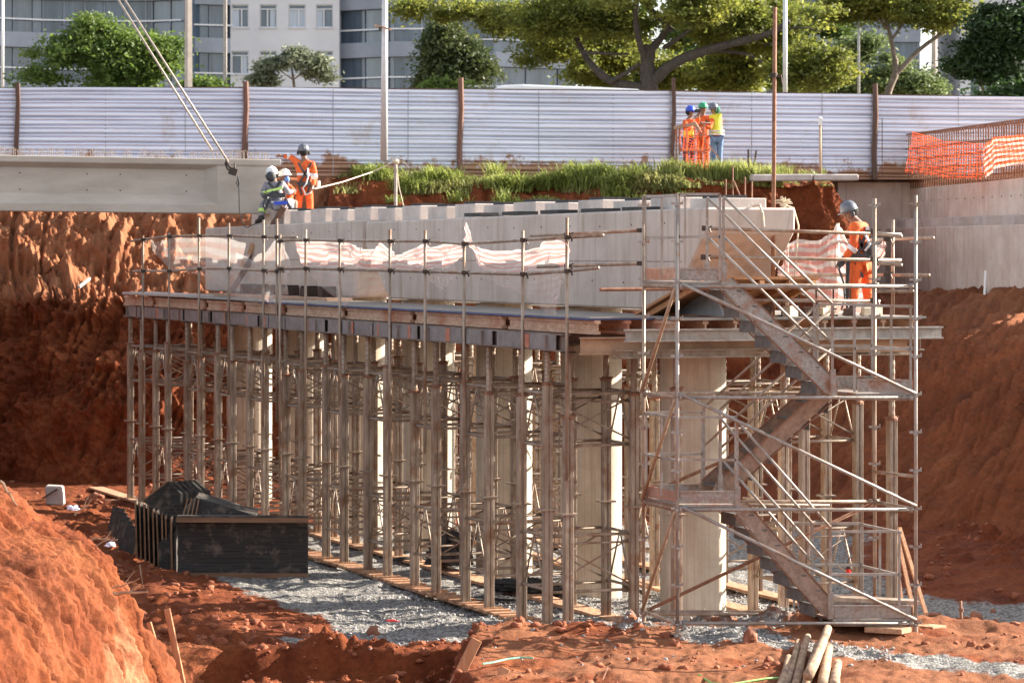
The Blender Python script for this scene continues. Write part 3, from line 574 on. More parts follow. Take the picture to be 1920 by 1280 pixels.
# single props: nearest front prop and those below the right platform
def prop(t, w_, lab, jt):
    r = thing('steel_prop', lab, 'prop', L(t, w_), 'single steel props'); post(r, t, w_, jt); return r
prop(-.85, -.03, 'single steel prop standing nearest the berm left of the stair tower', 3.3)
prop(-1.5, 1.35, 'single steel prop just left of the stair tower rear standard', 3.45)
prop(-1.7, 3.25, 'steel prop seen through the middle of the stair tower', 3.1)
prop(-1.9, 4.55, 'rightmost steel prop, beside the lower right landing of the stair tower', 3.2)
prop(7.0, 5.1, 'lone steel prop set back behind the right landing of the stair tower', 3.3)
# raking timber shores by the right landing
m = MB()
for d in (0, .12, .25): m.bar(P(1672+60*d, 990, 44.0+d), P(1694+170*d, 1150, 42.6+d), .05, .05)
tag(ob('timber_shores', m, WOOD), 'bundle of raking pale struts beside the lower right landing', 'timber struts')
# base boards
def board(t0, t1, w_, wd, z, lab, curve=0):
    m = MB(); n = 2
    m.prism([L(t0, w_-wd/2+curve, z), L(t0, w_+wd/2+curve, z), L(t1, w_+wd/2, z), L(t1, w_-wd/2, z)], (0, 0, .05)); tag(ob('base_plank', m, WOOD, bevel=.006), lab, 'plank', 'timber sole planks under the towers')
    return m
k = 0
for w_, nm, (a_, b_) in ((0, 'front row', (-1.4, 25)), (1.35, 'second row', (-2.2, 20)), (3.62, 'third row', (-2, 14)), (4.85, 'rear row', (-2.4, 14))):
    t = a_; i = 0
    while t < b_:
        l = 2.9; board(t, t+l, w_+random.uniform(-.03, .03), .34, .012, '%s reddish sole plank under the %s of tower legs' % (ORD[i], nm)); t += l+.03; i += 1
m = MB(); t = -1.2
while t < 20: m.prism([L(t, -.22, .063), L(t, .2, .063), L(t+.10, .2, .063), L(t+.10, -.22, .063)], (0, 0, .03)); t += random.uniform(.16, .4)
tag(ob('packing_slats', m, WOOD), kind='stuff')

# ================================================================ PLATFORM
pf = thing('formwork_platform', 'raised timber and steel formwork platform around the pier caps', 'platform', L(10, 2, 4.1))
def ibeam(m, p, q, h, w_, up=(0, 0, 1), tf=.02, tw=.012):
    z = Vector((0, 0, h/2-tf/2)); m.bar(Vector(p)+z, Vector(q)+z, w_, tf); m.bar(Vector(p)-z, Vector(q)-z, w_, tf); m.bar(p, q, tw, h-2*tf)
# long grey bearers along the rows
zc = 4.165
for (ta, tb, w_) in ((-.95, 14.9, -.10), (14.0, 25.2, .06), (-2.0, 24.6, 1.35), (-2.2, 14, 3.62), (13.8, 26, 3.5), (-2.2, 26, 4.85)):
    m = MB(); ibeam(m, L(ta, w_, zc), L(tb, w_, zc), .25, .14); o = ob('bearer', m, BEAMG, pf)
    if w_ < 1:
        t = ta+.2; rr = random.Random(5)
        while t < tb-.7:
            m = MB(); l = rr.uniform(.5, 1.3); m.prism([L(t, w_-.068, zc-.105), L(t+l, w_-.068, zc-.105), L(t+l, w_-.068, zc+.105), L(t, w_-.068, zc+.105)], -V*.012); t += l+rr.uniform(.04, .22)
            ob('side_plate', m, mat('cold_grey_plate', (.19, .165, .16), (.30, .265, .255), .6, .2, 4, .1, 20), o)
        t = ta+.5
        while t < tb-.3:
            m = MB(); m.prism([L(t, w_-.072, zc-.10), L(t+.015, w_-.072, zc-.10), L(t+.015, w_-.072, zc+.10), L(t, w_-.072, zc+.10)], -V*.05); t += rr.uniform(1.0, 2.6)
            ob('stiffener', m, BEAMG, o)
        t = ta+1.2
        while t < tb-1:
            m = MB(); l = rr.uniform(.06, .22); m.prism([L(t, w_-.083, zc-.10), L(t+l, w_-.083, zc-.10), L(t+l, w_-.083, zc+.10), L(t, w_-.083, zc+.10)], -V*.002); t += rr.uniform(1.2, 3.4)
            ob('primer_patch', m, PRIMER, o)
# cross beams at the camera end
m = MB(); ibeam(m, L(-1.95, -.3, 4.15), L(-2.35, 4.55, 4.15), .24, .12); ob('tan_cross_beam', m, mat('tan_steel', (.36, .22, .13), (.50, .33, .21), .7, .1, 4), pf)
m = MB(); ibeam(m, L(-2.58, .1, 4.305), L(-2.62, 4.95, 4.305), .17, .13); ob('galvanised_cross_beam', m, GALV2, pf)
m = MB(); ibeam(m, L(-2.2, .1, 4.04), L(-2.2, 4.7, 4.04), .12, .12); ob('lower_cross_beam', m, GALV, pf)
# timber joists running along the cap
rr = random.Random(9); i = 0
for wi in range(11):
    w_ = -.02+wi*.46; t = -2.45 if w_ > .8 else -1.9
    if wi == 0: t = -1.9
    while t < 24.4:
        l = rr.choice([2.45, 3.3, 3.9]); l = min(l, 25.0-t); m = MB(); ibeam(m, L(t, w_, 4.40), L(t+l, w_, 4.40), .19, .085, tf=.045, tw=.03)
        if wi < 2 or t < 0: ob('joist', m, WOODP, pf)
        else: ob('joist', m, WOODP, pf)
        t += l+.25; i += 1
        if wi > 4 and t > 3: break
m = MB(); m.prism([L(-1.85, -.14, 4.505), L(14.2, -.128, 4.505), L(14.2, 1.6, 4.505), L(-1.85, 1.6, 4.505)], (0, 0, .018)); ob('blue_board_edge', m, PLYB, pf)
m = MB(); m.prism([L(-1.86, -.12, 4.525), L(24.6, -.12, 4.525), L(24.6, 1.705, 4.525), L(-1.86, 1.705, 4.525)], (0, 0, .012)); ob('deck_board', m, PLYT, pf)
m = MB(); m.prism([L(-2.5, .85, 4.503), L(-1.87, .85, 4.503), L(-1.87, 4.78, 4.503), L(-2.5, 4.78, 4.503)], (0, 0, .03)); m.prism([L(-1.86, 3.13, 4.503), L(25, 3.13, 4.503), L(24.5, 4.78, 4.503), L(-1.86, 4.78, 4.503)], (0, 0, .03)); ob('rear_deck_board', m, PLYT, pf)
m = MB(); m.prism([L(13.5, 1.0, 4.54), L(22, 1.0, 4.54), L(22, 1.5, 4.54), L(13.5, 1.5, 4.54)], (0, 0, .05)); ob('walk_board', m, WOODP, pf)
m = MB(); m.prism([L(19.5, -.2, 4.54), L(24.5, -.2, 4.54), L(24.5, .5, 4.54), L(19.5, .5, 4.54)], (0, 0, .05)); ob('pale_board', m, BLOCK, pf)
# sloping soffit form at the cap end
m = MB(); m.prism([L(-.35, 1.2, 4.56), L(-2.45, 1.2, 5.10), L(-2.45, 1.2, 5.06), L(-.35, 1.2, 4.52)], V*1.9); ob('soffit_form', m, PLYO, pf)
m = MB()
for w_ in (1.3, 1.75, 2.2, 2.65, 3.0): m.bar(L(-.5, w_, 4.50), L(-2.5, w_, 5.01), .07, .08)
ob('soffit_rib', m, PLYO, pf)
m = MB(); m.tube(L(-2.4, -.2, 4.93), L(-2.45, 3.4, 4.95), .025, 8); ob('soffit_pipe', m, RUST, pf)
m = MB(); m.prism([L(-2.3, 1.7, 4.55), L(-.7, 1.7, 4.55), L(-1.9, 1.7, 4.98)], V*.05); ob('form_gusset', m, mat('grey_ply', (.20, .20, .21), (.28, .28, .28), .7, 0, 4), pf)
# litter of clamps, wedges and blocks on the deck
rr = random.Random(2)
WB = mat('pale_block', (.55, .45, .33), (.68, .58, .45), .9, 0, 5)
for i in range(9):
    t, w_ = rr.uniform(-2.2, -1.75), 2.6+i*.2; s = rr.uniform(.09, .16); m = MB(); m.box(L(t, w_, 4.536+s/2), (s*1.2, s, s), Matrix.Rotation(rr.random(), 3, 'Z'))
    tag(ob('timber_block', m, WB if i % 3 else WOODD, bevel=.008), '%s small packing block from the left on the deck beside the worker' % ORD[i], 'timber block', 'packing blocks on the platform')
for i in range(5):
    m = MB(); q = L(-2.0, 2.75+.27*i, 4.536); m.bar(q, q+Vector((0, 0, .38)), .05, .02, (1, 0, 0)); m.bar(q+Vector((-.05, 0, .1)), q+Vector((.05, 0, .1)), .02, .02); m.box(q+Vector((0, 0, .01)), (.12, .12, .02))
    tag(ob('form_clamp', m, DARKIRON), '%s dark upright clamp from the left beside the worker feet' % ORD[i], 'clamp', 'upright form clamps')
for i, (t, w_) in enumerate([(17.3, 1.45), (18.3, 1.5), (19.3, 1.42), (20.3, 1.45), (14.9, 1.45), (15.9, 1.4)]):
    m = MB(); m.box(L(t, w_, 4.54+.12), (.3, .26, .22), Matrix.Rotation(.4, 3, 'Z')); m.box(L(t, w_, 4.54+.245), (.34, .1, .03), Matrix.Rotation(.4, 3, 'Z'))
    tag(ob('steel_shoe', m, DARKIRON, bevel=.01), '%s dark steel shoe lying at the foot of the far cap' % ORD[i], 'steel shoe', 'steel shoes by the far cap')

# ================================================================ GUARDRAILS
def X(px, w_): # t of the line at offset w that shows at photo column px
    k = (px-960)/F; c = O0+V*w_; return (c.x-k*c.y)/(k*U.y-U.x)
def clampm(m, p, s=.05):
    m.box(p, (s*1.5, s*1.4, s*1.2)); m.bar(p+Vector((.05, -.03, .02)), p+Vector((.075, -.05, -.06)), .018, .018); m.bar(p+Vector((.02, -.05, -.01)), p+Vector((.09, -.05, .03)), .02, .02)
def guard(pts, rails, lab, w_=-.2, mats=GALV):
    r = thing('scaffold_guardrail', lab, 'guardrail', L(X(pts[0][0], w_), w_, 4.5)); cl = MB()
    for px, y0, y1 in pts:
        t = X(px, w_); q = L(t, w_); Y = q.y; m = MB(); z0 = CZ-(y0-HZ)*Y/F; z1 = CZ-(y1-HZ)*Y/F
        m.tube((q.x, q.y, z1), (q.x, q.y, z0), .024, 8); ob('post', m, mats, r, True)
        for rl in rails:
            z = np.interp(px, [a[0] for a in rl], [a[1] for a in rl])
            if rl[0][0]-5 <= px <= rl[-1][0]+5: clampm(cl, Vector((q.x, q.y-.02, CZ-(z-HZ)*Y/F)))
    for rl in rails:
        m = MB(); pp = []
        for px, y in rl: t = X(px, w_+.05); q = L(t, w_+.05); pp.append(Vector((q.x, q.y, CZ-(y-HZ)*q.y/F)))
        m.path(pp, .0245, 8); ob('rail', m, mats, r, True)
    ob('coupler', cl, DARKIRON, r)['kind'] = 'stuff'; return r
guard([(268, 442, 800), (317, 436, 700), (373, 408, 720), (429, 418, 740), (494, 412, 800), (519, 410, 790)],
      [[(246, 452), (268, 449), (317, 443), (373, 442), (430, 442), (494, 444), (556, 445)], [(250, 509), (268, 508), (317, 508), (373, 504), (430, 503), (494, 507), (531, 509)]],
      'far run of tube guardrail at the left end of the platform', -.16)
guard([(525, 440, 900), (573, 430, 780), (637, 450, 760), (731, 430, 940), (797, 432, 850), (870, 452, 905), (980, 432, 950), (1063, 408, 900)],
      [[(520, 453), (545, 450), (573, 450), (638, 451), (731, 452), (797, 452), (870, 457), (980, 450), (1130, 441)], [(520, 504), (573, 503), (638, 505), (731, 507), (797, 509), (870, 511), (980, 514), (1063, 508), (1122, 502)]],
      'near run of tube guardrail along the platform front edge', -.2)
def P2(px, py, Y): return P(px, py, Y)
r = thing('scaffold_guardrail', 'short doubled rails joining the front guardrail to the stair tower', 'guardrail', P(1100, 440, 41.4))
for a_, b_ in (((995, 442, 42.5), (1203, 432, 40.9)), ((1008, 500, 42.5), (1203, 494, 40.9))):
    m = MB(); m.tube(P(*a_), P(*b_), .025, 8); ob('rail', m, GALV, r, True)
    m = MB(); clampm(m, P(b_[0]-4, b_[1], b_[2]-.05)); clampm(m, P(1063, a_[1]-2, 41.8)); ob('coupler', m, DARKIRON, r)
r = thing('scaffold_guardrail', 'guardrail on the right side of the platform beside the standing worker', 'guardrail', L(-2.3, 4.7, 4.5)); cl = MB()
for (a_, b_) in (((1322, 428, 41.6), (1690, 440, 41.9)), ((1320, 482, 41.6), (1690, 488, 41.9)), ((1400, 562, 41.6), (1650, 565, 41.9)), ((1560, 452, 46.0), (1750, 446, 42.6)), ((1460, 515, 46.0), (1742, 516, 42.6)), ((1470, 462, 46.5), (1560, 452, 46.0))):
    m = MB(); m.tube(P(*a_), P(*b_), .025, 8); ob('rail', m, GALV, r, True)
for (px, y0, y1, Y) in ((1638, 372, 900, 41.85), (1674, 412, 592, 43.6), (1571, 418, 592, 46.0), (1476, 455, 590, 46.2)):
    m = MB(); m.tube(P(px, y0, Y), P(px, y1, Y), .025, 8); ob('post', m, GALV, r, True)
for (px, py, Y) in ((1638, 434, 41.8), (1638, 486, 41.8), (1322, 428, 41.5), (1320, 482, 41.5), (1662, 448, 43), (1662, 514, 43), (1638, 563, 41.8)): clampm(cl, P(px, py, Y), .06)
for (py) in (438, 492):
    m = MB(); m.tube(P(1640, py-1, 41.8), P(1690, py+5, 41.2), .026, 8); ob('stub', m, GALV, r, True)
ob('coupler', cl, DARKIRON, r)
# timber prop leaning on the cap at the far left
m = MB(); m.bar(P(430, 552, 63.5), P(533, 388, 62.4), .13, .05, (0, 1, 0)); o = ob('timber_prop', m, WOODD, bevel=.01); tag(o, 'dark weathered timber prop leaning from the deck up to the far cap', 'timber prop')
m = MB()
for f in (.1, .28, .46, .64): q = P(430, 552, 63.4).lerp(P(533, 388, 62.3), f); m.bar(q+Vector((-.11, -.03, -.0)), q+Vector((-.03, -.03, .24)), .09, .05, (0, 1, 0))
ob('cleat', m, WOOD, o)

# ================================================================ SAFETY NETS
PINK = meshmat('striped_safety_net', (.86, .80, .76), (.86, .42, .37), 1, 1, 0, stripes=5.5, cover=.44, trans=.5)
PALE = meshmat('faded_safety_net', (.84, .77, .72), (.78, .57, .50), 1, 1, 0, stripes=4, cover=.27, trans=.5)
def G(px, py, w_=-.14): t = X(px, w_); q = L(t, w_); return Vector((q.x, q.y, CZ-(py-HZ)*q.y/F))
def net(lab, top, bot, m, seed, wr=.1, stripes=1.0):
    A = netgrid([G(*p) for p in top], [G(*p) for p in bot], 110, 34, wr, seed, wf=7); r = cloth('safety_net', A, m, (1, stripes)); tag(r, lab, 'safety net', 'safety nets on the guardrails'); return r
net('cream faded safety net drooping from the far left guardrail', [(272, 445), (300, 452), (330, 448), (380, 446), (430, 447), (462, 455)], [(284, 470), (310, 500), (340, 512), (380, 520), (430, 548), (450, 545)], PALE, 2)
net('thin pinkish net hanging low on the far end of the front guardrail', [(445, 470), (470, 488), (500, 468), (512, 450), (530, 452), (545, 500)], [(430, 548), (470, 575), (500, 560), (520, 590), (532, 560), (538, 545)], PALE, 3)
net('pink striped net gathered between the second and fourth front rail posts', [(552, 453), (600, 455), (650, 456), (675, 470), (695, 466), (712, 456)], [(575, 500), (610, 504), (660, 503), (668, 500), (672, 500), (716, 504)], PINK, 5, .14, 1)
net('pink striped net knotted at the middle of the front guardrail', [(712, 456), (735, 474), (760, 478), (790, 460), (830, 458), (868, 460)], [(690, 503), (730, 506), (778, 508), (800, 506), (835, 508), (852, 490)], PINK, 6, .14, 1)
net('sheer torn triangle of net hanging below the middle front rail', [(800, 512), (816, 513), (832, 514), (846, 512), (858, 500)], [(806, 530), (822, 540), (832, 546), (840, 536), (848, 522)], PALE, 8, .1)
net('tall peaked pink striped net swagging from the post toward the stair tower', [(867, 420), (878, 450), (890, 466), (930, 476), (985, 470), (1020, 455), (1068, 448)], [(868, 452), (890, 475), (912, 508), (935, 514), (985, 512), (1020, 505), (1072, 500)], PINK, 9, .12, 1)
net('sheer trailing skirt of striped net below the last front rail posts', [(910, 512), (940, 516), (990, 514), (1030, 505), (1072, 502)], [(925, 532), (960, 545), (1010, 580), (1035, 592), (1040, 560)], PALE, 10, .12, 1.5)
net('two sheer net drapes hanging below the rail over the gap between the caps', [(575, 505), (620, 508), (665, 507), (700, 500), (716, 508)], [(600, 540), (630, 555), (650, 575), (662, 560), (722, 545)], PALE, 12, .12)
T1 = [P(1476, 466, 45.6), P(1500, 452, 45.6), P(1540, 446, 45.7), P(1571, 420, 45.8), P(1590, 460, 45.0), P(1640, 462, 43.8), P(1668, 450, 43.4)]; B1 = [P(1452, 505, 45.2), P(1475, 540, 45.2), P(1530, 565, 45.3), P(1571, 590, 45.4), P(1600, 588, 44.6), P(1630, 588, 43.8), P(1640, 500, 43.4)]
tag(cloth('safety_net', netgrid(T1, B1, 110, 40, .12, 14, wf=7), PINK, (1, 1.3)), 'large pink and white striped net behind the standing worker', 'safety net', 'safety nets on the guardrails')
# ================================================================ STAIR TOWER
YF, YR = 39.2, 40.45
def zz_(py, Y): return CZ-(py-HZ)*Y/F
st = thing('stair_tower', 'galvanised scaffold stair tower with zigzag flights standing on the dirt berm', 'stair tower', P(1460, 1180, 39.8))
ZS0 = zz_(1180, YF)
def std(px0, Y, ytop, ybot):
    a = P(px0, ytop, Y); b = P(px0, ybot, Y); m = MB(); m.tube(b, a, .0242, 10); o = ob('standard', m, GALV2 if px0 in (1270, 1717) else GALV, st, True)
    m = MB(); z = ZS0+.05
    while z < a.z-.05:
        c = Vector((a.x, a.y, z)); m.lathe(c, [(.03, 0), (.034, .015), (.03, .03)], 10)
        m.box(c+Vector((.05, 0, .04)), (.05, .03, .03)); m.box(c+Vector((-.055, 0, .04)), (.05, .03, .03)); m.box(c+Vector((.07, 0, .05)), (.012, .05, .05)); z += .5
    ob('rosette', m, GALV2, o)['kind'] = 'stuff'
    m = MB(); m.lathe(Vector((b.x, b.y, ZS0-.06)), [(.09, 0), (.09, .01), (.03, .012), (.03, .1)], 10); ob('base_jack', m, GALV, o)
    return a
std(1270, YF, 362, 1180); std(1717, YF, 366, 1184); std(1207, YR, 366, 1165); std(1640, YR, 372, 1165)
fl_, fr_, rl_, rr_ = (P(p, 0, y) for p, y in ((1270, YF), (1717, YF), (1207, YR), (1640, YR)))
def at(b, z): return Vector((b.x, b.y, z))
LV = [zz_(537, YF), zz_(745, YF), zz_(955, YF), zz_(1168, YF)]
for z in LV:
    for a_, b_, mm in ((fl_, fr_, GALV2), (rl_, rr_, GALV), (fl_, rl_, GALV), (fr_, rr_, GALV)):
        m = MB(); e_ = (at(b_, z)-at(a_, z)).normalized()*.035; m.tube(at(a_, z)+e_, at(b_, z)-e_, .0242, 8); m.bar(at(a_, z)+e_*.8, at(a_, z)+e_*2.4, .05, .075); m.bar(at(b_, z)-e_*.8, at(b_, z)-e_*2.4, .05, .075); ob('ledger', m, mm, st, True)
for z1, z0 in zip(LV, LV[1:]):
    d = Vector((0, -.05, 0)); m = MB(); m.tube(at(fl_, z1+.04)+d+Vector((.06, 0, 0)), at(fr_, z0+.05)+d, .022, 8); ob('diagonal_brace', m, GALV2, st, True)
    m = MB(); m.tube(at(fl_, z1-.02)+Vector((-.03, 0, 0)), at(rl_, z0+.03)+Vector((-.02, -.02, 0)), .026, 8); ob('end_brace', m, mat('tan_tube', (.34, .22, .14), (.46, .31, .21), .6, .2, 10), st, True)
for a_, z_, b_, y_ in ((1200, 1150, 1640, 942), (1205, 930, 1500, 800)):
    m = MB(); m.tube(P(a_, z_, YR+.06), P(b_, y_, YR+.06), .024, 8); ob('rear_brace', m, RUST, st, True)
for y_ in (744, 1150, 945): m = MB(); m.tube(P(1215, y_, YR-.25), P(1555, y_+2, YR-.25), .022, 8); ob('mid_ledger', m, GALV, st, True)
for py in (585, 0):
    if py: m = MB(); m.tube(P(1645, 546, YR-.1), P(1712, 546, YF+.1), .022, 8); ob('short_ledger', m, GALV, st, True)
m = MB(); m.tube(P(1638, 884, YR-.1), P(1714, 893, YF+.05), .022, 8); ob('short_ledger', m, GALV, st, True)
# each storey: landing platforms
def frac(f, z): return at(fl_, z).lerp(at(fr_, z), f)
DV = (at(rl_, 0)-at(fl_, 0)); DU = (at(fr_, 0)-at(fl_, 0)).normalized(); LW_ = (at(fr_, 0)-at(fl_, 0)).length
def Q(s, d, z): return at(fl_, z)+DU*s+DV*d            # s metres along the front, d 0 front .. 1 rear
def landing(s0, s1, z, toe=True):
    m = MB(); m.prism([Q(s0, .02, z), Q(s1, .02, z), Q(s1, .98, z), Q(s0, .98, z)], (0, 0, .035)); o = ob('landing', m, STAIRM, st, bevel=.004)
    m = MB()
    for d in (.03, .97): m.bar(Q(s0, d, z-.03), Q(s1, d, z-.03), .03, .06)
    ob('landing_rail', m, GALV, o)
    for d in (.02, .98):
        m = MB(); m.prism([Q(s0+.02, d, z+.05), Q(s1-.02, d, z+.05), Q(s1-.02, d, z+.20), Q(s0+.02, d, z+.20)], DV.normalized()*.012); m.bar(Q(s0+.02, d, z+.205), Q(s1-.02, d, z+.205), .025, .02); ob('toe_board', m, STAIRM, o)
    e = s0 if s0 < .5 else s1
    m = MB(); m.prism([Q(e, .03, z+.05), Q(e, .97, z+.05), Q(e, .97, z+.20), Q(e, .03, z+.20)], DU*.012); ob('end_toe_board', m, WOODP if z > 4.9 else mat('rusty_toe', (.34, .18, .12), (.46, .28, .2), .7, .1, 6), o)
    m = MB(); m.bar(Q(e, .0, z-.02), Q(e, 1.0, z-.02), .03, .09); ob('end_bearer', m, GALV, o)
sL, sR = .56, 2.36                                       # inner ends of the left and right landings
landing(.02, sL, LV[0]+.03); landing(sR, LW_-.03, LV[1]+.02); landing(.02, .78, LV[2]+.03); landing(2.05, LW_-.03, LV[3]+.02)
TRD = mat('dark_tread', (.09, .085, .085), (.16, .15, .145), .7, .1, 8)
def flight(s0, z0, s1, z1, d0, d1, n=7, m_=STAIRM, hcol=GALV2):
    """stair flight from upper (s0,z0) to lower (s1,z1)"""
    fl = thing_child('stair_flight')
    dirv = (Q(s1, 0, z1)-Q(s0, 0, z0)); nrm = Vector((0, 0, 1))
    for d in (d0, d1):
        a, b = Q(s0, d, z0), Q(s1, d, z1); sg = 1 if s1 > s0 else -1
        m = MB(); w_ = .24; dn = dirv.normalized(); up = DV.normalized().cross(dn); up = up if up.z > 0 else -up
        m.prism([a-dn*.05-up*.06+Vector((0, 0, .05)), a+up*.18, b+up*.18-dn*.1, b+Vector((0, 0, .12))+DU*sg*.08, b-Vector((0, 0, .07))+DU*sg*.08, b-up*.06-dn*.1], DV.normalized()*.012)
        ob('stringer', m, m_, fl)
        m = MB(); m.bar(a+up*.18, b+up*.18-dn*.1, .035, .012, up); m.bar(a-up*.06, b-up*.06-dn*.1, .035, .012, up); ob('stringer_flange', m, RUST, fl)
    for k in range(n):
        f = (k+.6)/n; c0, c1 = Q(s0+(s1-s0)*f, d0+.012, z0+(z1-z0)*f+.05), Q(s0+(s1-s0)*f, d1-.002, z0+(z1-z0)*f+.05); m = MB(); sg = DU*(1 if s1 > s0 else -1)
        m.prism([c0-sg*.11, c0+sg*.13, c1+sg*.13, c1-sg*.11], (0, 0, .02)); m.prism([c0-sg*.11, c1-sg*.11, c1-sg*.115-Vector((0, 0, .14)), c0-sg*.115-Vector((0, 0, .14))], sg*.008); ob('tread', m, TRD, fl)
    for d, ex in ((d0, -.02), (d1, .02)):
        for hgt in (1.08, .56):
            a, b = Q(s0+(.0 if s1 > s0 else 0), d+ex, z0+hgt+.10), Q(s1, d+ex, z1+hgt+.10); m = MB(); m.tube(a, b, .018, 8); ob('handrail', m, hcol, fl, True)
        for s_, z_ in ((s0, z0), (s1, z1)):
            m = MB(); a = Q(s_, d+ex, z_+.05); m.bar(a, a+Vector((0, 0, 1.13)), .035, .035, (1, 0, 0)); ob('baluster', m, STAIRM, fl)
        for s_, z_ in ((s0, z0), (s1, z1)):
            m = MB(); a = Q(s_, d+ex*2, z_-.02); m.bar(a, a+Vector((0, 0, .34)), .07, .02, (0, 1, 0)); ob('end_plate', m, STAIRM, fl)
    return fl
def thing_child(name):
    o = bpy.data.objects.new(name, None); COL.objects.link(o); o.parent = st; WP[o.name] = WP[st.name]; return o
RSTY = mat('rusty_stair_steel', (.24, .16, .12), (.40, .27, .20), .65, .15, 12, .3, 50)
flight(.62, LV[0]+.0, 2.05, LV[1]+.05, .05, .47)
flight(2.30, LV[1]-.02, .80, LV[2]+.10, .53, .95, 6, RSTY, GALV)
flight(.80, LV[2]-.02, 2.02, LV[3]+.08, .05, .47, 7, RSTY)
# guard frames at landings
def gframe(pts, nm='guard_frame', m_=GALV2):
    m = MB()
    for a_, b_ in zip(pts, pts[1:]): m.bar(a_, b_, .032, .032, (0, 1, 0) if abs((b_-a_).z) > .3 else (0, 0, 1))
    ob(nm, m, m_, st)
for s0, s1, z in ((.02, sL, LV[0]+.03), (sR-.02, LW_-.05, LV[1]+.02), (.02, .78, LV[2]+.03), (2.02, LW_-.2, LV[3]+.02)):
    for d in ((.0, 1.0) if z > 4.9 else (.03, .97)):
        gframe([Q(s0, d, z+.05), Q(s0, d, z+1.18), Q(s1, d, z+1.18), Q(s1, d, z+.05)]); gframe([Q(s0, d, z+.62), Q(s1, d, z+.62)])
    e = s0 if s0 < .5 else s1; gframe([Q(e, 0, z+1.17), Q(e, 1, z+1.17)]); gframe([Q(e, 0, z+.61), Q(e, 1, z+.61)]); gframe([Q(e, .5, z+.1), Q(e, .5, z+1.17)])
m = MB(); m.bar(P(1552, 1120, YF+.3), P(1720, 1128, YF+.4), .3, .05); ob('bottom_board', m, GALV, st)
# planks under the tower feet
for i, (a_, b_, w2) in enumerate(((( 1630, 1178, 39.3), (1700, 1182, 39.0), .3), ((1650, 1168, 40.3), (1762, 1178, 39.6), .3), ((1370, 1172, 40.2), (1440, 1188, 39.7), .25))):
    m = MB(); m.bar(P(*a_), P(*b_), w2, .07); tag(ob('foot_plank', m, WOOD, bevel=.008), ['short timber plank under the right front foot of the stair tower', 'thicker timber sleeper right of the stair tower foot', 'pale plank half buried at the middle of the stair tower base'][i], 'plank')
# red hook hanging
m = MB(); m.lathe(P(1591, 1079, 41.0), [(.02, 0), (.035, .01), (.035, .09), (.02, .1)], 10); o = ob('red_tag', m, mat('red_plastic', (.75, .03, .02), None, .4)); tag(o, 'small red tag hanging on a dark hook inside the stair tower', 'tag')
m = MB(); m.sphere(P(1592, 1066, 41.0), .045, 10, 6, (1, .6, 1)); m.path([P(1592, 1066, 41.0), P(1590, 1050, 41.0), P(1594, 1044, 41)], .008, 5); ob('hook', m, DARKIRON, o)

# ================================================================ PRECAST GIRDER
ge = P(522, 300, 63.9); gs = P(-360, 287, 61.3); gs.z = ge.z+.07
GD = (ge-gs); GLn = GD.length; GD.normalize(); GN = Vector((0, 0, 1)).cross(GD).normalized()   # GN towards the camera side?
if GN.y > 0: GN = -GN
gi = thing('precast_girder', 'huge pale precast concrete girder hanging in from the left on steel ropes', 'girder', ge+Vector((-1, 0, -1.1)))
def GP(s, n, z): return ge-GD*s+GN*n+Vector((0, 0, z))  # s back from the end
m = MB(); prof_i = [(-.30, 0), (.30, 0), (.30, -.13), (.10, -.24), (.10, -.78), (.30, -.98), (.30, -1.16), (-.30, -1.16), (-.30, -.98), (-.10, -.78), (-.10, -.24), (-.30, -.13)]
def ring(s, pr): return [GP(s, n, z) for n, z in pr]
be = [(-.30, 0), (.30, 0), (.30, -.13), (.27, -.15), (.27, -.78), (.27, -.98), (.27, -1.16), (-.27, -1.16), (-.27, -.98), (-.27, -.78), (-.27, -.15), (-.30, -.13)]
rs = [ring(.0, be), ring(1.36, be), ring(1.62, prof_i), ring(GLn, prof_i)]
rs[0] = [GP(0 if i in (0, 1, 2, 11) else .16, n, z) for i, (n, z) in enumerate(be)]
rs[1] = [GP(1.36+(.0 if i < 3 or i == 11 else .0), n, z) for i, (n, z) in enumerate(be)]
vs = [v for r_ in rs for v in r_]; fs = [(a*12+i, a*12+(i+1) % 12, (a+1)*12+(i+1) % 12, (a+1)*12+i) for a in range(3) for i in range(12)]+[tuple(range(11, -1, -1)), tuple(range(36, 48))]
m.add(vs, fs); ob('girder_body', m, CONC, gi, bevel=.012)
m = MB()
for k in range(9):
    for zc_ in (-.36, -.70): m.lathe(GP(2.0+k*1.05+(k % 2)*.35, .0995, zc_), [(.016, 0), (.016, .006)], 8, GN)
ob('tie_hole', m, DARKIRON, gi)['kind'] = 'stuff'
m = MB(); rr = random.Random(4); s = .25
while s < GLn-.2:
    h = rr.uniform(.12, .17); x = rr.uniform(-.02, .02)
    for n_ in (.19, -.17): m.path([GP(s, n_, -.01), GP(s+x, n_, h), GP(s+.045+x, n_, h+.02), GP(s+.09+x, n_, h), GP(s+.09, n_, -.01)], .009, 4)
    s += rr.choice([.17, .2, .2, .34]) if s > .9 else .15
ob('stirrup_loops', m, mat('pale_rebar', (.42, .33, .27), (.58, .48, .40), .8, .1, 10), gi)['kind'] = 'stuff'
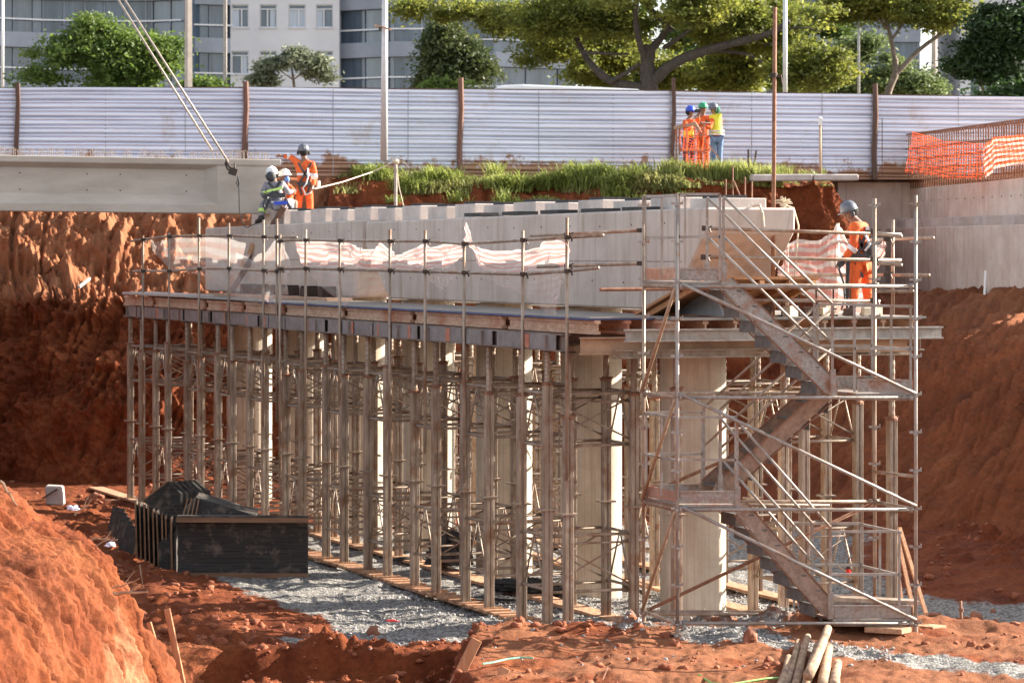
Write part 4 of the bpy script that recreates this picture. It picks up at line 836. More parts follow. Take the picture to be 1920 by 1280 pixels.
# lifting sling
sl = thing('lifting_sling', 'pair of steel lifting ropes slanting up left from the girder end', 'lifting sling', P(436, 322, 63.2))
for a_, b_ in (((398, 283, 63.5), (214, -12, 63.5)), ((428, 304, 63.1), (226, -12, 63.2))):
    m = MB(); m.tube(P(*a_), P(*b_), .022, 8); ob('wire_rope', m, mat('wire_rope', (.33, .27, .22), (.50, .43, .37), .6, .3, 30), sl, True)
m = MB(); q = P(437, 322, 62.9); m.box(q, (.17, .1, .15), Matrix.Rotation(.3, 3, 'Y')); m.path([P(424, 302, 63.0), P(430, 312, 62.9), P(436, 318, 62.9)], .03, 6); m.path([P(422, 306, 63.0), P(426, 316, 62.9), P(432, 322, 62.9)], .02, 6); m.path([P(440, 306, 63.0), P(440, 314, 62.9), P(438, 320, 62.9)], .02, 6); ob('shackle', m, DARKIRON, sl)
m = MB(); m.path([P(446, 330, 62.9), P(449, 345, 62.9), P(446, 350, 62.9), P(443, 343, 62.9), P(446, 332, 62.9), P(448, 356, 62.9), P(449, 395, 62.9), P(455, 418, 62.8), P(462, 427, 62.8), P(478, 420, 62.9), P(482, 412, 63.0)], .011, 5); ob('tag_line', m, RUBBER, sl)

# ================================================================ HOARDING FENCE
def fenceP(px): # along a straight line
    a = Vector(((460-960)*78.9/F, 78.9)); b = Vector(((1640-960)*84.2/F, 84.2)); d = b-a; k = (px-960)/F; t = (a.x-k*a.y)/(k*d.y-d.x); q = a+d*t; return q
def corr(name):
    m = bpy.data.materials.new(name); m.use_nodes = True; t = m.node_tree; N = t.nodes; K = t.links.new; b = N['Principled BSDF']
    b.inputs['Metallic'].default_value = .45; b.inputs['Roughness'].default_value = .42
    tc = N.new('ShaderNodeTexCoord'); mp = N.new('ShaderNodeMapping'); mp.inputs['Scale'].default_value = (.25, .25, 5); K(tc.outputs['Object'], mp.inputs[0]); n = N.new('ShaderNodeTexNoise'); n.inputs['Scale'].default_value = 1.3; n.inputs['Detail'].default_value = 7; K(mp.outputs[0], n.inputs[0])
    r = N.new('ShaderNodeValToRGB'); r.color_ramp.elements[0].position = .35; r.color_ramp.elements[1].position = .6; r.color_ramp.elements[0].color = (.58, .61, .72, 1); r.color_ramp.elements[1].color = (.74, .77, .88, 1); K(n.outputs[0], r.inputs[0])
    mp2 = N.new('ShaderNodeMapping'); mp2.inputs['Scale'].default_value = (1.4, 1.4, 1.0); K(tc.outputs['Object'], mp2.inputs[0]); n3 = N.new('ShaderNodeTexNoise'); n3.inputs['Scale'].default_value = .8; n3.inputs['Detail'].default_value = 10; n3.inputs['Roughness'].default_value = .75; K(mp2.outputs[0], n3.inputs[0])
    r3 = N.new('ShaderNodeValToRGB'); r3.color_ramp.elements[0].position = .56; r3.color_ramp.elements[1].position = .8; K(n3.outputs[0], r3.inputs[0]); x = N.new('ShaderNodeMix'); x.data_type = 'RGBA'; K(r3.outputs[0], x.inputs[0]); K(r.outputs[0], x.inputs[6]); x.inputs[7].default_value = (.50, .40, .34, 1)
    sp = N.new('ShaderNodeSeparateXYZ'); K(tc.outputs['Object'], sp.inputs[0]); mz = N.new('ShaderNodeMapRange'); mz.inputs[1].default_value = 7.5; mz.inputs[2].default_value = 8.5; mz.inputs[3].default_value = .62; mz.inputs[4].default_value = .22; K(sp.outputs[2], mz.inputs[0])
    n4 = N.new('ShaderNodeTexNoise'); n4.inputs['Scale'].default_value = 1.7; n4.inputs['Detail'].default_value = 12; n4.inputs['Roughness'].default_value = .8; K(tc.outputs['Object'], n4.inputs[0]); ad = N.new('ShaderNodeMath'); ad.operation = 'ADD'; K(mz.outputs[0], ad.inputs[0]); K(n4.outputs[0], ad.inputs[1])
    r4 = N.new('ShaderNodeValToRGB'); r4.color_ramp.elements[0].position = .98; r4.color_ramp.elements[1].position = 1.0; r4.color_ramp.elements[0].position = .94; K(ad.outputs[0], r4.inputs[0]); x4 = N.new('ShaderNodeMix'); x4.data_type = 'RGBA'; K(r4.outputs[0], x4.inputs[0]); K(x.outputs[2], x4.inputs[6]); x4.inputs[7].default_value = (.36, .20, .13, 1)
    K(x4.outputs[2], b.inputs['Base Color']); return m
CORR = corr('corrugated_sheet')
fe = thing('hoarding_fence', 'tall corrugated metal hoarding fence running along the top of the excavation', 'fence', (2, 81.5, 7.6))
edges = [-420, 32, 460, 863, 1262, 1640, 2022, 2440]; tops = [166, 166, 165, 168, 171, 178, 185, 190]
pr_z = np.linspace(0, 1, 232)
for i in range(len(edges)-1):
    a_, b_ = fenceP(edges[i]), fenceP(edges[i+1]); n = 14; Z0 = 7.45; Zt = [CZ-(tops[i+j]-HZ)*((a_, b_)[j].y)/F for j in (0, 1)]
    d = (b_-a_).normalized(); nn = Vector((-d.y, d.x)); nn = -nn if nn.y > 0 else nn
    per = 10.5; ph = pr_z*per; tri = np.abs((ph % 1)-.5)*2; fp_ = ph % 1; off = np.interp(fp_, [0, .05, .10, .24, .50, .56, .62, .70, .76, .90, .97, 1], [.0, .0, .055, .062, .058, .038, .038, .060, .064, .058, .02, .0])
    A = np.empty((n, len(pr_z), 3))
    for j in range(n):
        f = j/(n-1); q = a_.lerp(b_, f)
        zt = Zt[0]*(1-f)+Zt[1]*f+.02*math.sin(f*3+i); wob = .012*np.sin(f*9+i*2+pr_z*3)
        A[j, :, 0] = q.x+nn.x*(off+wob+.012*(i % 2)); A[j, :, 1] = q.y+nn.y*(off+wob+.012*(i % 2)); A[j, :, 2] = Z0+(zt-Z0)*pr_z
    ob_ = nobj('panel', A, CORR, fe, smooth=False)
    for f_ in (.36, .71):
        q = a_.lerp(b_, f_+.02*(i % 3)); m = MB(); m.bar(Vector((q.x+nn.x*.07, q.y+nn.y*.07, 7.5)), Vector((q.x+nn.x*.07, q.y+nn.y*.07, (Zt[0]+Zt[1])/2-.02)), .022, .004, (0, 1, 0)); ob('sheet_lap', m, mat('lap_edge', (.30, .30, .34), (.45, .45, .50), .5, .3, 5), fe)
    m = MB(); m.bar(Vector((a_.x, a_.y, Zt[0]+.01)), Vector((b_.x, b_.y, Zt[1]+.01)), .07, .03); ob('top_rail', m, WOODD, fe)
for i, (px, y0, y1, c) in enumerate([(32, 156, 292, 0), (460, 153, 300, 1), (863, 146, 292, 1), (1262, 146, 290, 0), (1640, 157, 308, 2), (2022, 160, 310, 0)]):
    q = fenceP(px); m = MB(); Y = q.y-.14; zt = CZ-(y0-HZ)*Y/F; X_ = (px-960)*Y/F
    m.path([(X_+.02, Y, 7.3), (X_-.02, Y, 8.2), (X_+.03, Y, 9.3), (X_+.01, Y, zt)], [.085, .078, .082, .075] if c == 2 else [.075]*4, 7 if c else 4); ob('post', m, WOODD if c != 1 else mat('reddish_post', (.14, .07, .05), (.24, .13, .10), .9, 0, 5, .4, 20, (10, 10, .8)), fe)
m = MB(); m.bar(P(463, 268, 78.2), P(462, 300, 78.2), .08, .08); ob('post_splice', m, WOODD, fe)
# poles
def pole(px, y0, y1, Y, r0, r1, m_, lab, name='light_pole', n=12, px2=None):
    o = MB(); o.path([P(px, y1, Y), P(px if px2 is None else px2, y0, Y)], [r0, r1], n); x = ob(name, o, m_, smooth=n > 6); tag(x, lab, 'pole'); return x
POLE = mat('pole_paint', (.58, .58, .58), (.70, .70, .69), .5, .2, 5); CPOLE = mat('concrete_pole', (.42, .36, .31), (.54, .47, .41), .9, 0, 3)
o = pole(720, -60, 300, 76.5, .095, .07, POLE, 'slim pale street light pole standing in front of the hoarding in the grass', px2=722)
m = MB(); m.bar(P(702, 48, 76.3), P(734, 56, 76.3), .06, .05); ob('bracket', m, WOODP, o); m = MB(); m.box(P(713, 54, 76.3), (.08, .08, .08)); ob('clamp', m, DARKIRON, o)
pole(354, -40, 200, 99, .145, .125, CPOLE, 'thick concrete pole behind the hoarding beside the leafy bush', n=5)
pole(422, -40, 200, 108, .09, .085, CPOLE, 'thinner concrete pole between the glass block and the white building', n=4)
pole(1472, -40, 210, 92, .075, .065, POLE, 'pale metal pole behind the hoarding beside the tall rusty pipe')
pole(1610, -40, 210, 112, .055, .05, POLE, 'thinnest metal pole behind the hoarding between the two big trees')
pole(1752, 60, 200, 125, .15, .12, CPOLE, 'short tan pole behind the right branching tree', n=6)
pole(5, -40, 170, 150, .07, .07, mat('white_paint', (.75, .75, .76), None, .5), 'thin white pole at the left edge of the photo in front of the glass block')
# bus behind the fence
bs = thing('parked_bus', 'white bus with a rounded roof just showing over the hoarding', 'bus', (1.5, 99, 7.5)); WHT = mat('bus_white', (.86, .86, .88), (.80, .80, .82), .35, 0, 1)
by = 99; zt = CZ-(158-HZ)*by/F; x0, x1 = (912-960)*by/F, (1172-960)*by/F+1.2
prof = [(x0, 8.1), (x0, zt-.6), (x0+.12, zt-.22), (x0+.5, zt-.03), (x0+1.2, zt), (x1-2.0, zt-.10), (x1-.8, zt-.16), (x1, zt-.4), (x1, 8.1)]
m = MB(); m.prism([(a_, by, b_) for a_, b_ in prof], (0, 2.5, 0)); ob('body', m, WHT, bs, bevel=.06)
GLASS = mat('dark_glass', (.03, .04, .05), (.06, .075, .09), .12, 0, 1, spec=.7)
for k in range(4): m = MB(); m.box((x0+.9+k*1.25, by-.01, zt-.95), (1.1, .02, .7)); ob('window', m, GLASS, bs)
for k in (.9, x1-x0-1.1): m = MB(); m.lathe((x0+k, by-.02, 7.98), [(.48, 0), (.48, .3)], 20, (0, 1, 0)); ob('wheel', m, RUBBER, bs)

# kerb, markers, stakes on the bank
m = MB(); m.bar(P(1408, 334, 77.4), P(1520, 333, 77.6), .5, .18); m.bar(P(1521, 333, 77.6), P(1604, 333, 77.9), .5, .17); tag(ob('kerb_stone', m, BLOCK, bevel=.03), 'old pale kerb line at the lip of the bank left of the abutment', 'kerb')
o = pole(1538, 222, 326, 78.6, .035, .035, mat('tan_post', (.45, .32, .22), (.55, .42, .30), .8, 0, 8), 'thin tan marker post with a white cap in front of the hoarding', 'marker_post', 8)
m = MB(); m.box(P(1538, 228, 78.55), (.1, .1, .2)); m.lathe(P(1538, 223, 78.55), [(.07, 0), (.03, .06)], 8); ob('cap', m, mat('white_plastic', (.8, .8, .78), None, .5), o)
for i, (px, y0, y1, l) in enumerate([(1403, 280, 318, 0), (1413, 282, 318, 5), (1654, 222, 330, 0)]):
    m = MB(); m.bar(P(px, y1, 78), P(px+l, y0, 78), .045 if i < 2 else .02, .045 if i < 2 else .02, (0, 1, 0)); tag(ob('wooden_stake', m, WOODD), ['short dark stake in the grass left of the leaning one', 'short dark leaning stake in the grass by the three workers', 'thin rusty rod right of the rightmost visible fence post'][i], 'stake')
r = thing('rope_stake', 'grey stake with ropes tied to its top behind the bearing seats', 'stake', P(742, 388, 73.5))
m = MB(); m.tube(P(742, 400, 73.5), P(742, 298, 73.5), .045, 6); ob('stake', m, mat('grey_wood', (.33, .28, .24), (.45, .39, .34), .9, 0, 6), r)
m = MB(); m.lathe(P(742, 303, 73.5), [(.07, -.05), (.09, 0), (.07, .05)], 8); m.path([P(742, 302, 73.5), P(700, 322, 73.3), P(640, 342, 71), P(590, 354, 64)], .014, 5); m.path([P(742, 302, 73.5), P(748, 350, 73.4), P(757, 388, 73.2)], .012, 5); m.path([P(742, 301, 73.5), P(758, 303, 73.5), P(766, 315, 73.4)], .012, 5); ob('rope', m, ROPE, r)
# wooden barricade with orange mesh
ba = thing('wooden_barricade', 'small timber barricade with orange netting in front of the three workers', 'barricade', P(1295, 330, 78.2))
BR = mat('barricade_wood', (.36, .20, .13), (.50, .31, .22), .9, 0, 8)
for px, y0, y1, Y in ((1268, 240, 300, 79.2), (1274, 236, 290, 79.4), (1288, 240, 300, 78.6), (1302, 228, 290, 78.2), (1321, 232, 318, 77.9)):
    m = MB(); m.bar(P(px, y1, Y), P(px, y0, Y), .07, .05, (1, 0, 0)); ob('upright', m, BR, ba)
for a_, b_ in (((1264, 240, 79.2), (1304, 232, 78.1)), ((1276, 281, 78.9), (1332, 281, 77.8)), ((1302, 230, 78.1), (1318, 256, 77.9)), ((1321, 262, 77.8), (1352, 300, 77.9))):
    m = MB(); m.bar(P(*a_), P(*b_), .03, .09 if a_[0] != 1321 else .03, (0, 0, 1)); ob('board', m, BR, ba)
A = netgrid([P(1266, 244, 79), P(1302, 240, 78.1), P(1322, 240, 77.8)], [P(1268, 275, 79), P(1292, 322, 78.2), P(1326, 320, 77.7)], 50, 40, .12, 21); cloth('orange_netting', A, meshmat('loose_orange_mesh', (.80, .12, .04), (.8, .12, .03), 8, 8, .15, cover=0), (1.4, 1.8), ba)
# ================================================================ BUILDINGS BEHIND
YB = 188.0
def bx(px, Y=YB): return (px-960)*Y/F
def bz(py, Y=YB): return CZ-(py-HZ)*Y/F
FACB = mat('bluegrey_facade', (.24, .27, .33), (.30, .33, .40), .7, 0, .6); FACW = mat('white_facade', (.58, .58, .62), (.66, .66, .70), .85, 0, .35)
GL = mat('blue_dark_glazing', (.035, .055, .085), (.10, .14, .20), .12, 0, .5, stretch=(2.5, 2.5, .3), spec=.8); RAILW = mat('white_railing', (.72, .73, .76), None, .5); WINF = mat('white_window_frame', (.70, .71, .74), None, .5); CURT = mat('curtain_white', (.55, .60, .68), (.40, .46, .55), .9, 0, 2, stretch=(4, 4, .2))
def band_block(name, label, pts, off, z_first, floors=6, fh=90, bandh=28, railoff=48, mull=1.3):
    """pts: facade polyline in plan; continuous glass bands between grey slabs"""
    r = thing(name, label, 'building', (pts[0][0], pts[0][1], 7.5)); pts = [Vector((p[0], p[1], 0)) for p in pts]
    fm = fh*YB/F; bh = bandh*YB/F
    def strip(m, z0, z1, o_, th):
        A = []
        for i, p in enumerate(pts):
            d = (pts[min(i+1, len(pts)-1)]-pts[max(i-1, 0)]).normalized(); n = Vector((d.y, -d.x, 0)); n = n if n.y < 0 else -n; A.append((p+n*o_, p+n*(o_-th)))
        for (a, a2), (b, b2) in zip(A, A[1:]): m.prism([a+Vector((0, 0, z0)), b+Vector((0, 0, z0)), b2+Vector((0, 0, z0)), a2+Vector((0, 0, z0))], (0, 0, z1-z0))
    zb = z_first
    m = MB(); strip(m, 7.4, z_first+floors*fm, 0, 12); ob('core', m, GL, r)
    for k in range(-1, floors):
        z = zb+k*fm
        if z+bh > 7.5: m = MB(); strip(m, z, z+bh, .45, .4); ob('slab_band', m, FACB, r)
        m = MB()
        for (a, b) in zip(pts, pts[1:]):
            d = (b-a).normalized(); n = Vector((d.y, -d.x, 0)); n = n if n.y < 0 else -n; l = (b-a).length; c = 0
            while c < l: q = a+d*c+n*.06; m.bar(q+Vector((0, 0, z+bh)), q+Vector((0, 0, z+fm)), .07, .1, (0, 1, 0)); c += mull
        ob('mullion', m, FACB, r)['kind'] = 'stuff'
        zr = z+bh+.75
        m = MB(); strip(m, zr, zr+.09, .5, .08); ob('railing', m, RAILW, r)
    return r
band_block('apartment_block', 'dark glass apartment block with curved balcony bands behind the leafy bush', [(bx(-260), 180), (bx(-60), 183), (bx(90), 186), (bx(200), 187), (bx(290), 187), (bx(352), 186)], 0, bz(95))
band_block('apartment_block', 'narrow glass corner block between the two concrete poles', [(bx(352), 189), (bx(366), 187.5), (bx(432), 188.5)], 0, bz(100), mull=1.0)
band_block('apartment_block', 'blue-grey glass block with white rails behind the tall street light pole', [(bx(637), 189.5), (bx(738), 187.5), (bx(800), 187.5)], 0, bz(108), mull=1.8)
band_block('apartment_block', 'shaded grey block half hidden behind the dark tree left of the big tree', [(bx(800), 193), (bx(925), 193), (bx(1085), 196)], 0, bz(116), mull=2.4)
r = band_block('apartment_block', 'distant grey block glimpsed between the two right trees', [(bx(1480), 205), (bx(1720), 204), (bx(1790), 204)], 0, bz(136), mull=2.2)
def white_block(label, x0, x1, Y, cols, rows, ww, wh, m_=FACW, ztop=34):
    r = thing('apartment_block', label, 'building', (x0, Y, 7.5)); zs = sorted({7.4, ztop}|{z for z0 in rows for z in (z0, z0+wh)}); xs_ = sorted({x0, x1}|{x for c in cols for x in (c-ww/2, c+ww/2)})
    m = MB()
    for za, zb_ in zip(zs, zs[1:]):
        for xa, xb in zip(xs_, xs_[1:]):
            if any(abs((xa+xb)/2-c) < ww/2 for c in cols) and any(z0 < (za+zb_)/2 < z0+wh for z0 in rows): continue
            m.add([(xa, Y, za), (xb, Y, za), (xb, Y, zb_), (xa, Y, zb_)], [(0, 1, 2, 3)])
    m.prism([(x0, Y+.35, 7.4), (x1, Y+.35, 7.4), (x1, Y+12, 7.4), (x0, Y+12, 7.4)], (0, 0, ztop-7.4)); m.add([(x0, Y, 7.4), (x0, Y+.35, 7.4), (x0, Y+.35, ztop), (x0, Y, ztop)], [(0, 1, 2, 3)]); m.add([(x1, Y, 7.4), (x1, Y+.35, 7.4), (x1, Y+.35, ztop), (x1, Y, ztop)], [(0, 1, 2, 3)])
    ob('wall', m, m_, r); k = 0
    for z0 in rows:
        for c in cols:
            k += 1; m = MB(); 
            for dx in (-ww/2+.03, ww/2-.03): m.box((c+dx, Y+.12, z0+wh/2), (.06, .08, wh))
            for dz in (.03, wh-.03, wh-.28): m.box((c, Y+.12, z0+dz), (ww-.12, .07, .06))
            m.box((c+(.1 if k % 2 else -.05), Y+.10, z0+(wh-.25)/2), (.07, .08, wh-.3)); f = ob('window', m, WINF, r)
            m = MB(); m.box((c, Y+.2, z0+wh/2), (ww, .02, wh)); ob('pane', m, GL, f)
            m = MB(); s = [-.28, .25, 0, -.3, .3][k % 5]*ww; m.box((c+s, Y+.17, z0+wh/2-.1), (ww*[.42, .3, .9, .35, .4][k % 5], .02, wh-.3)); ob('curtain', m, CURT, f)
            m = MB(); m.box((c, Y-.04, z0-.04), (ww+.1, .12, .07)); ob('sill', m, FACW, f)
    return r
cols = [bx(450), bx(503), bx(557), bx(608.5)]
white_block('white apartment block with four columns of small square windows', bx(432), bx(636), 188, cols, [bz(139), bz(52), bz(-34)], 32*YB/F, 43*YB/F)
white_block('pale apartment block with balconies behind the dark tree at the right', bx(1800, 204), bx(2050, 204), 204, [bx(p, 204) for p in (1835, 1880, 1960)], [bz(182, 204), bz(92, 204)], 1.2, 1.6)
# ================================================================ TREES
def leafmat(name, c1, c2, tr=.45, rough=.55): return mat(name, c1, c2, rough, 0, .9, trans=tr, lo=.3, hi=.7, detail=4)
BARK = mat('dark_bark', (.045, .035, .028), (.10, .08, .065), .95, 0, 6, .5, 20, (3, 3, .6)); BARK2 = mat('grey_bark', (.16, .12, .09), (.26, .21, .17), .95, 0, 5, .5, 20)
def leaves(blobs, n, ls, Y, seed, clus=.44, flat=.6, droop=0, dens=1.0, gap=-.16):
    """blobs: (px,py,rx,ry[,dy]) in photo px; returns loose leaf quads at real depth"""
    rg = np.random.default_rng(seed); W = np.array([b[2]*b[3] for b in blobs], float); W /= W.sum(); out = []
    s = Y/F
    nc = max(8, int(n/62)); bi = rg.choice(len(blobs), nc, p=W)
    bb = np.array([(b[0], b[1], b[2], b[3], b[4] if len(b) > 4 else 0) for b in blobs], float)[bi]
    d = rg.normal(size=(nc, 3)); d /= np.linalg.norm(d, axis=1, keepdims=True); rad = rg.random(nc)**.42
    cx = (bb[:, 0]-960)*s+d[:, 0]*bb[:, 2]*s*rad; cz = CZ-(bb[:, 1]-HZ)*s+d[:, 2]*bb[:, 3]*s*rad; cy = Y+bb[:, 4]+d[:, 1]*(bb[:, 2]+bb[:, 3])*.5*s*rad*.9
    C = np.stack([cx, cy, cz], -1); keep = 1.3*fbm(C*.6, 3, seed)+.18 > (rg.random(nc)-.35)*1.2*dens; keep &= fbm(C*.95, 2, seed+5) > gap; C = C[keep]
    k = len(C); per = int(n/k); C = np.repeat(C, per, 0); m_ = len(C)
    csz = np.repeat((.35+.65*rg.random(k))*clus, per)[:, None]
    off = rg.normal(size=(m_, 3)); C = C+off*csz*np.array([1, 1, flat*.7]); C[:, 2] -= droop*np.abs(off[:, 0])*csz[:, 0]
    a = rg.normal(size=(m_, 3)); a[:, 2] *= .6; a /= np.linalg.norm(a, axis=1, keepdims=True); b = np.cross(a, rg.normal(size=(m_, 3))); b /= np.linalg.norm(b, axis=1, keepdims=True)
    sz = ls*(.55+.9*rg.random(m_))[:, None]; return np.stack([C-a*sz, C+b*sz*.45, C+a*sz, C-b*sz*.45], 1)
def limb(m, pts, Y, r0, r1, dy=0, n=7):
    k = len(pts); rg = random.Random(int(pts[0][0]*7+pts[-1][1])); q = []; 
    for i, p in enumerate(pts): q.append(P(p[0], p[1], Y+dy*i/(k-1)+(p[2] if len(p) > 2 else 0)))
    # smooth by subdividing
    for _ in range(2):
        o = [q[0]]
        for a, b in zip(q, q[1:]): o += [a*.75+b*.25, a*.25+b*.75]
        q = o+[q[-1]]
    rr = [r0+(r1-r0)*(i/(len(q)-1)) for i in range(len(q))]; rr = [x*.78*(1+.12*rg.uniform(-1, 1)) for x in rr]; m.path(q, rr, n)
def tree(name, lab, Y, blobs, n, ls, lm, limbs=(), bark=BARK, cat='tree', **kw):
    r = thing(name, lab, cat, P(blobs[0][0], 478-2.1*F/Y, Y))
    if limbs:
        m = MB()
        for l in limbs: limb(m, l[0], Y, l[1], l[2], l[3] if len(l) > 3 else 0)
        ob('trunk', m, bark, r, True)
    quads('crown', leaves(blobs, n, ls, Y, len(lab)*7, **kw), lm, r); return r
GB_ = leafmat('bright_green_leaf', (.07, .125, .02), (.20, .28, .06), .5); GD_ = leafmat('deep_green_leaf', (.02, .045, .012), (.05, .095, .02), .35); YG = leafmat('yellow_green_leaf', (.10, .14, .03), (.29, .29, .055), .6)
GG = leafmat('grey_green_leaf', (.11, .14, .08), (.24, .26, .17), .35); GO = leafmat('olive_leaf', (.05, .075, .025), (.11, .13, .04), .4); GM = leafmat('mid_green_leaf', (.06, .11, .025), (.13, .19, .045), .45)
tree('leafy_bush', 'bright green leafy bush tree in front of the dark glass block at the left', 103, [(110, 135, 90, 45), (190, 110, 95, 55), (275, 120, 62, 52), (150, 80, 50, 28), (300, 95, 30, 30), (60, 120, 30, 35), (170, 45, 14, 24), (145, 18, 9, 14), (205, 60, 22, 16), (220, 150, 120, 25), (90, 82, 26, 12), (238, 66, 24, 14), (322, 135, 24, 16), (48, 150, 34, 14), (256, 84, 40, 12)], 42000, .085, GB_,
     [([(205, 190), (200, 140), (185, 100)], .12, .05), ([(205, 170), (170, 120), (110, 100)], .07, .03), ([(205, 170), (250, 120), (290, 95)], .07, .03), ([(190, 110), (165, 50), (140, 15)], .04, .015), ([(185, 90), (150, 60), (112, 45)], .035, .012)])
tree('silver_tree', 'small grey-green spiky tree in front of the white apartment block', 118, [(545, 128, 52, 28), (520, 120, 30, 15), (575, 118, 28, 18), (550, 105, 30, 12), (600, 140, 22, 18), (505, 150, 25, 12)], 14000, .085, GG, [([(555, 190), (550, 150), (545, 110)], .10, .03), ([(550, 150), (515, 125), (490, 122)], .04, .015), ([(550, 150), (590, 120), (600, 108)], .04, .015)], BARK2, dens=1.5, clus=.3)
tree('dark_conifer', 'dark drooping tree just left of the big spreading tree', 125, [(835, 75, 36, 45), (845, 130, 62, 34), (870, 100, 40, 36), (805, 150, 30, 22), (890, 125, 32, 18), (825, 45, 20, 20)], 26000, .10, GO, [([(845, 200), (842, 100), (832, 40)], .16, .05)], droop=.8)
BIGB = [(1150, 110, 60, 35, 5), (1340, 90, 80, 40, 3), (1010, 80, 60, 35, 2), (1180, 40, 90, 40, 0), (1420, 80, 70, 40, 3), (1080, 145, 50, 16, 5), (1000, 30, 110, 45, 0), (930, 25, 60, 30, 3), (1100, 55, 110, 60, 4), (1060, 110, 60, 30, 2), (1230, 20, 140, 45, -2), (1180, 80, 70, 40, 6), (1340, 30, 110, 55, 0), (1440, 40, 100, 60, 2), (1480, 95, 80, 60, 0), (1400, 120, 90, 40, 5), (1540, 120, 50, 45, -1), (1500, 20, 80, 40, 0), (1280, 120, 70, 40, 6), (1120, 130, 60, 25, 6), (870, 15, 70, 22, 3), (760, 5, 40, 14, 3), (1240, -60, 320, 60, 0), (1530, 150, 60, 22, 0)]
tree('spreading_tree', 'huge spreading tree with thick dark limbs and yellow-green crown behind the hoarding', 107, BIGB, 140000, .088, YG,
     [([(1222, 210), (1218, 165), (1212, 120), (1218, 85)], .42, .30), ([(1212, 120), (1195, 70), (1190, 20), (1200, -40)], .20, .09, -2), ([(1215, 165), (1150, 158), (1115, 130), (1090, 95), (1078, 60)], .26, .10, 1), ([(1140, 155), (1170, 140), (1200, 120)], .12, .08), ([(1218, 160), (1260, 118), (1320, 95), (1400, 75), (1450, 62), (1480, 40)], .30, .10, -2), ([(1340, 95), (1400, 100), (1430, 118)], .10, .05, -1),
      ([(1215, 100), (1250, 60), (1260, 20), (1250, -30)], .22, .10), ([(1090, 98), (1120, 100), (1180, 102)], .10, .05), ([(1260, 60), (1215, 10), (1170, -20)], .14, .06), ([(1400, 75), (1440, 85), (1470, 80)], .08, .04), ([(1245, 90), (1290, 60), (1330, 20)], .12, .05, -2), ([(1078, 60), (1050, 30), (1020, 10)], .09, .04), ([(1450, 62), (1500, 50), (1540, 60)], .08, .03)], dens=.95, gap=-.42)
tree('shade_mass_tree', 'darker green tree filling the gaps behind the big spreading tree', 132, [(1120, 60, 120, 60), (1280, 110, 140, 60), (1440, 120, 140, 55), (1560, 60, 70, 70), (1350, 30, 130, 60), (1010, 60, 70, 40), (1170, 140, 130, 32), (1440, 60, 120, 60)], 52000, .13, GM, (), dens=.7)
tree('branching_tree', 'tree with bare forked grey limbs right of the big tree', 112, [(1640, 10, 90, 26), (1740, 30, 90, 28), (1700, -10, 150, 25), (1790, 20, 40, 25), (1600, 30, 40, 22), (1830, 60, 30, 14), (1690, 60, 30, 14)], 30000, .085, YG,
     [([(1660, 215), (1664, 172), (1680, 140), (1678, 110)], .20, .15), ([(1678, 115), (1670, 70), (1660, 30), (1645, -10)], .13, .06), ([(1680, 140), (1720, 95), (1770, 60), (1820, 30), (1840, 5)], .13, .05), ([(1672, 75), (1700, 35), (1690, -10)], .08, .04), ([(1668, 60), (1640, 25), (1612, 5)], .06, .03), ([(1700, 35), (1740, 18), (1775, 8)], .05, .02)], BARK2, dens=1.4)
tree('hedge_tree', 'pale grey-green bushes under the branching tree', 120, [(1500, 150, 60, 35), (1590, 110, 45, 60), (1640, 150, 60, 35), (1720, 155, 60, 34), (1600, 60, 40, 40), (1560, 160, 60, 25), (1690, 120, 45, 25)], 42000, .09, mat('pale_bush_leaf', (.10, .14, .04), (.20, .25, .10), .6, 0, .9, trans=.45), ())
tree('dense_tree', 'dense dark green tree filling the top right corner', 106, [(1890, 60, 75, 60), (1860, 100, 70, 40), (1900, 130, 60, 40), (1822, 96, 46, 16), (1940, 60, 60, 90), (1838, 22, 40, 16), (1800, 60, 30, 9), (1812, 130, 30, 10), (1870, 160, 40, 12)], 44000, .09, GD_, [([(1838, 220), (1842, 160), (1850, 110)], .10, .06), ([(1910, 210), (1905, 150), (1890, 90)], .2, .1), ([(1842, 160), (1825, 130), (1810, 120)], .05, .03)], BARK2)
tree('low_hedge', 'low yellow-green hedge just above the hoarding beside the bus', 104, [(870, 168, 50, 12), (905, 166, 24, 10), (825, 165, 30, 12), (380, 167, 40, 10)], 3200, .11, GB_, (), cat='hedge')
tree('low_hedge', 'low dark shrub above the hoarding at the far right', 100, [(1890, 180, 40, 16), (1930, 170, 30, 20)], 2500, .11, GD_, (), cat='hedge')

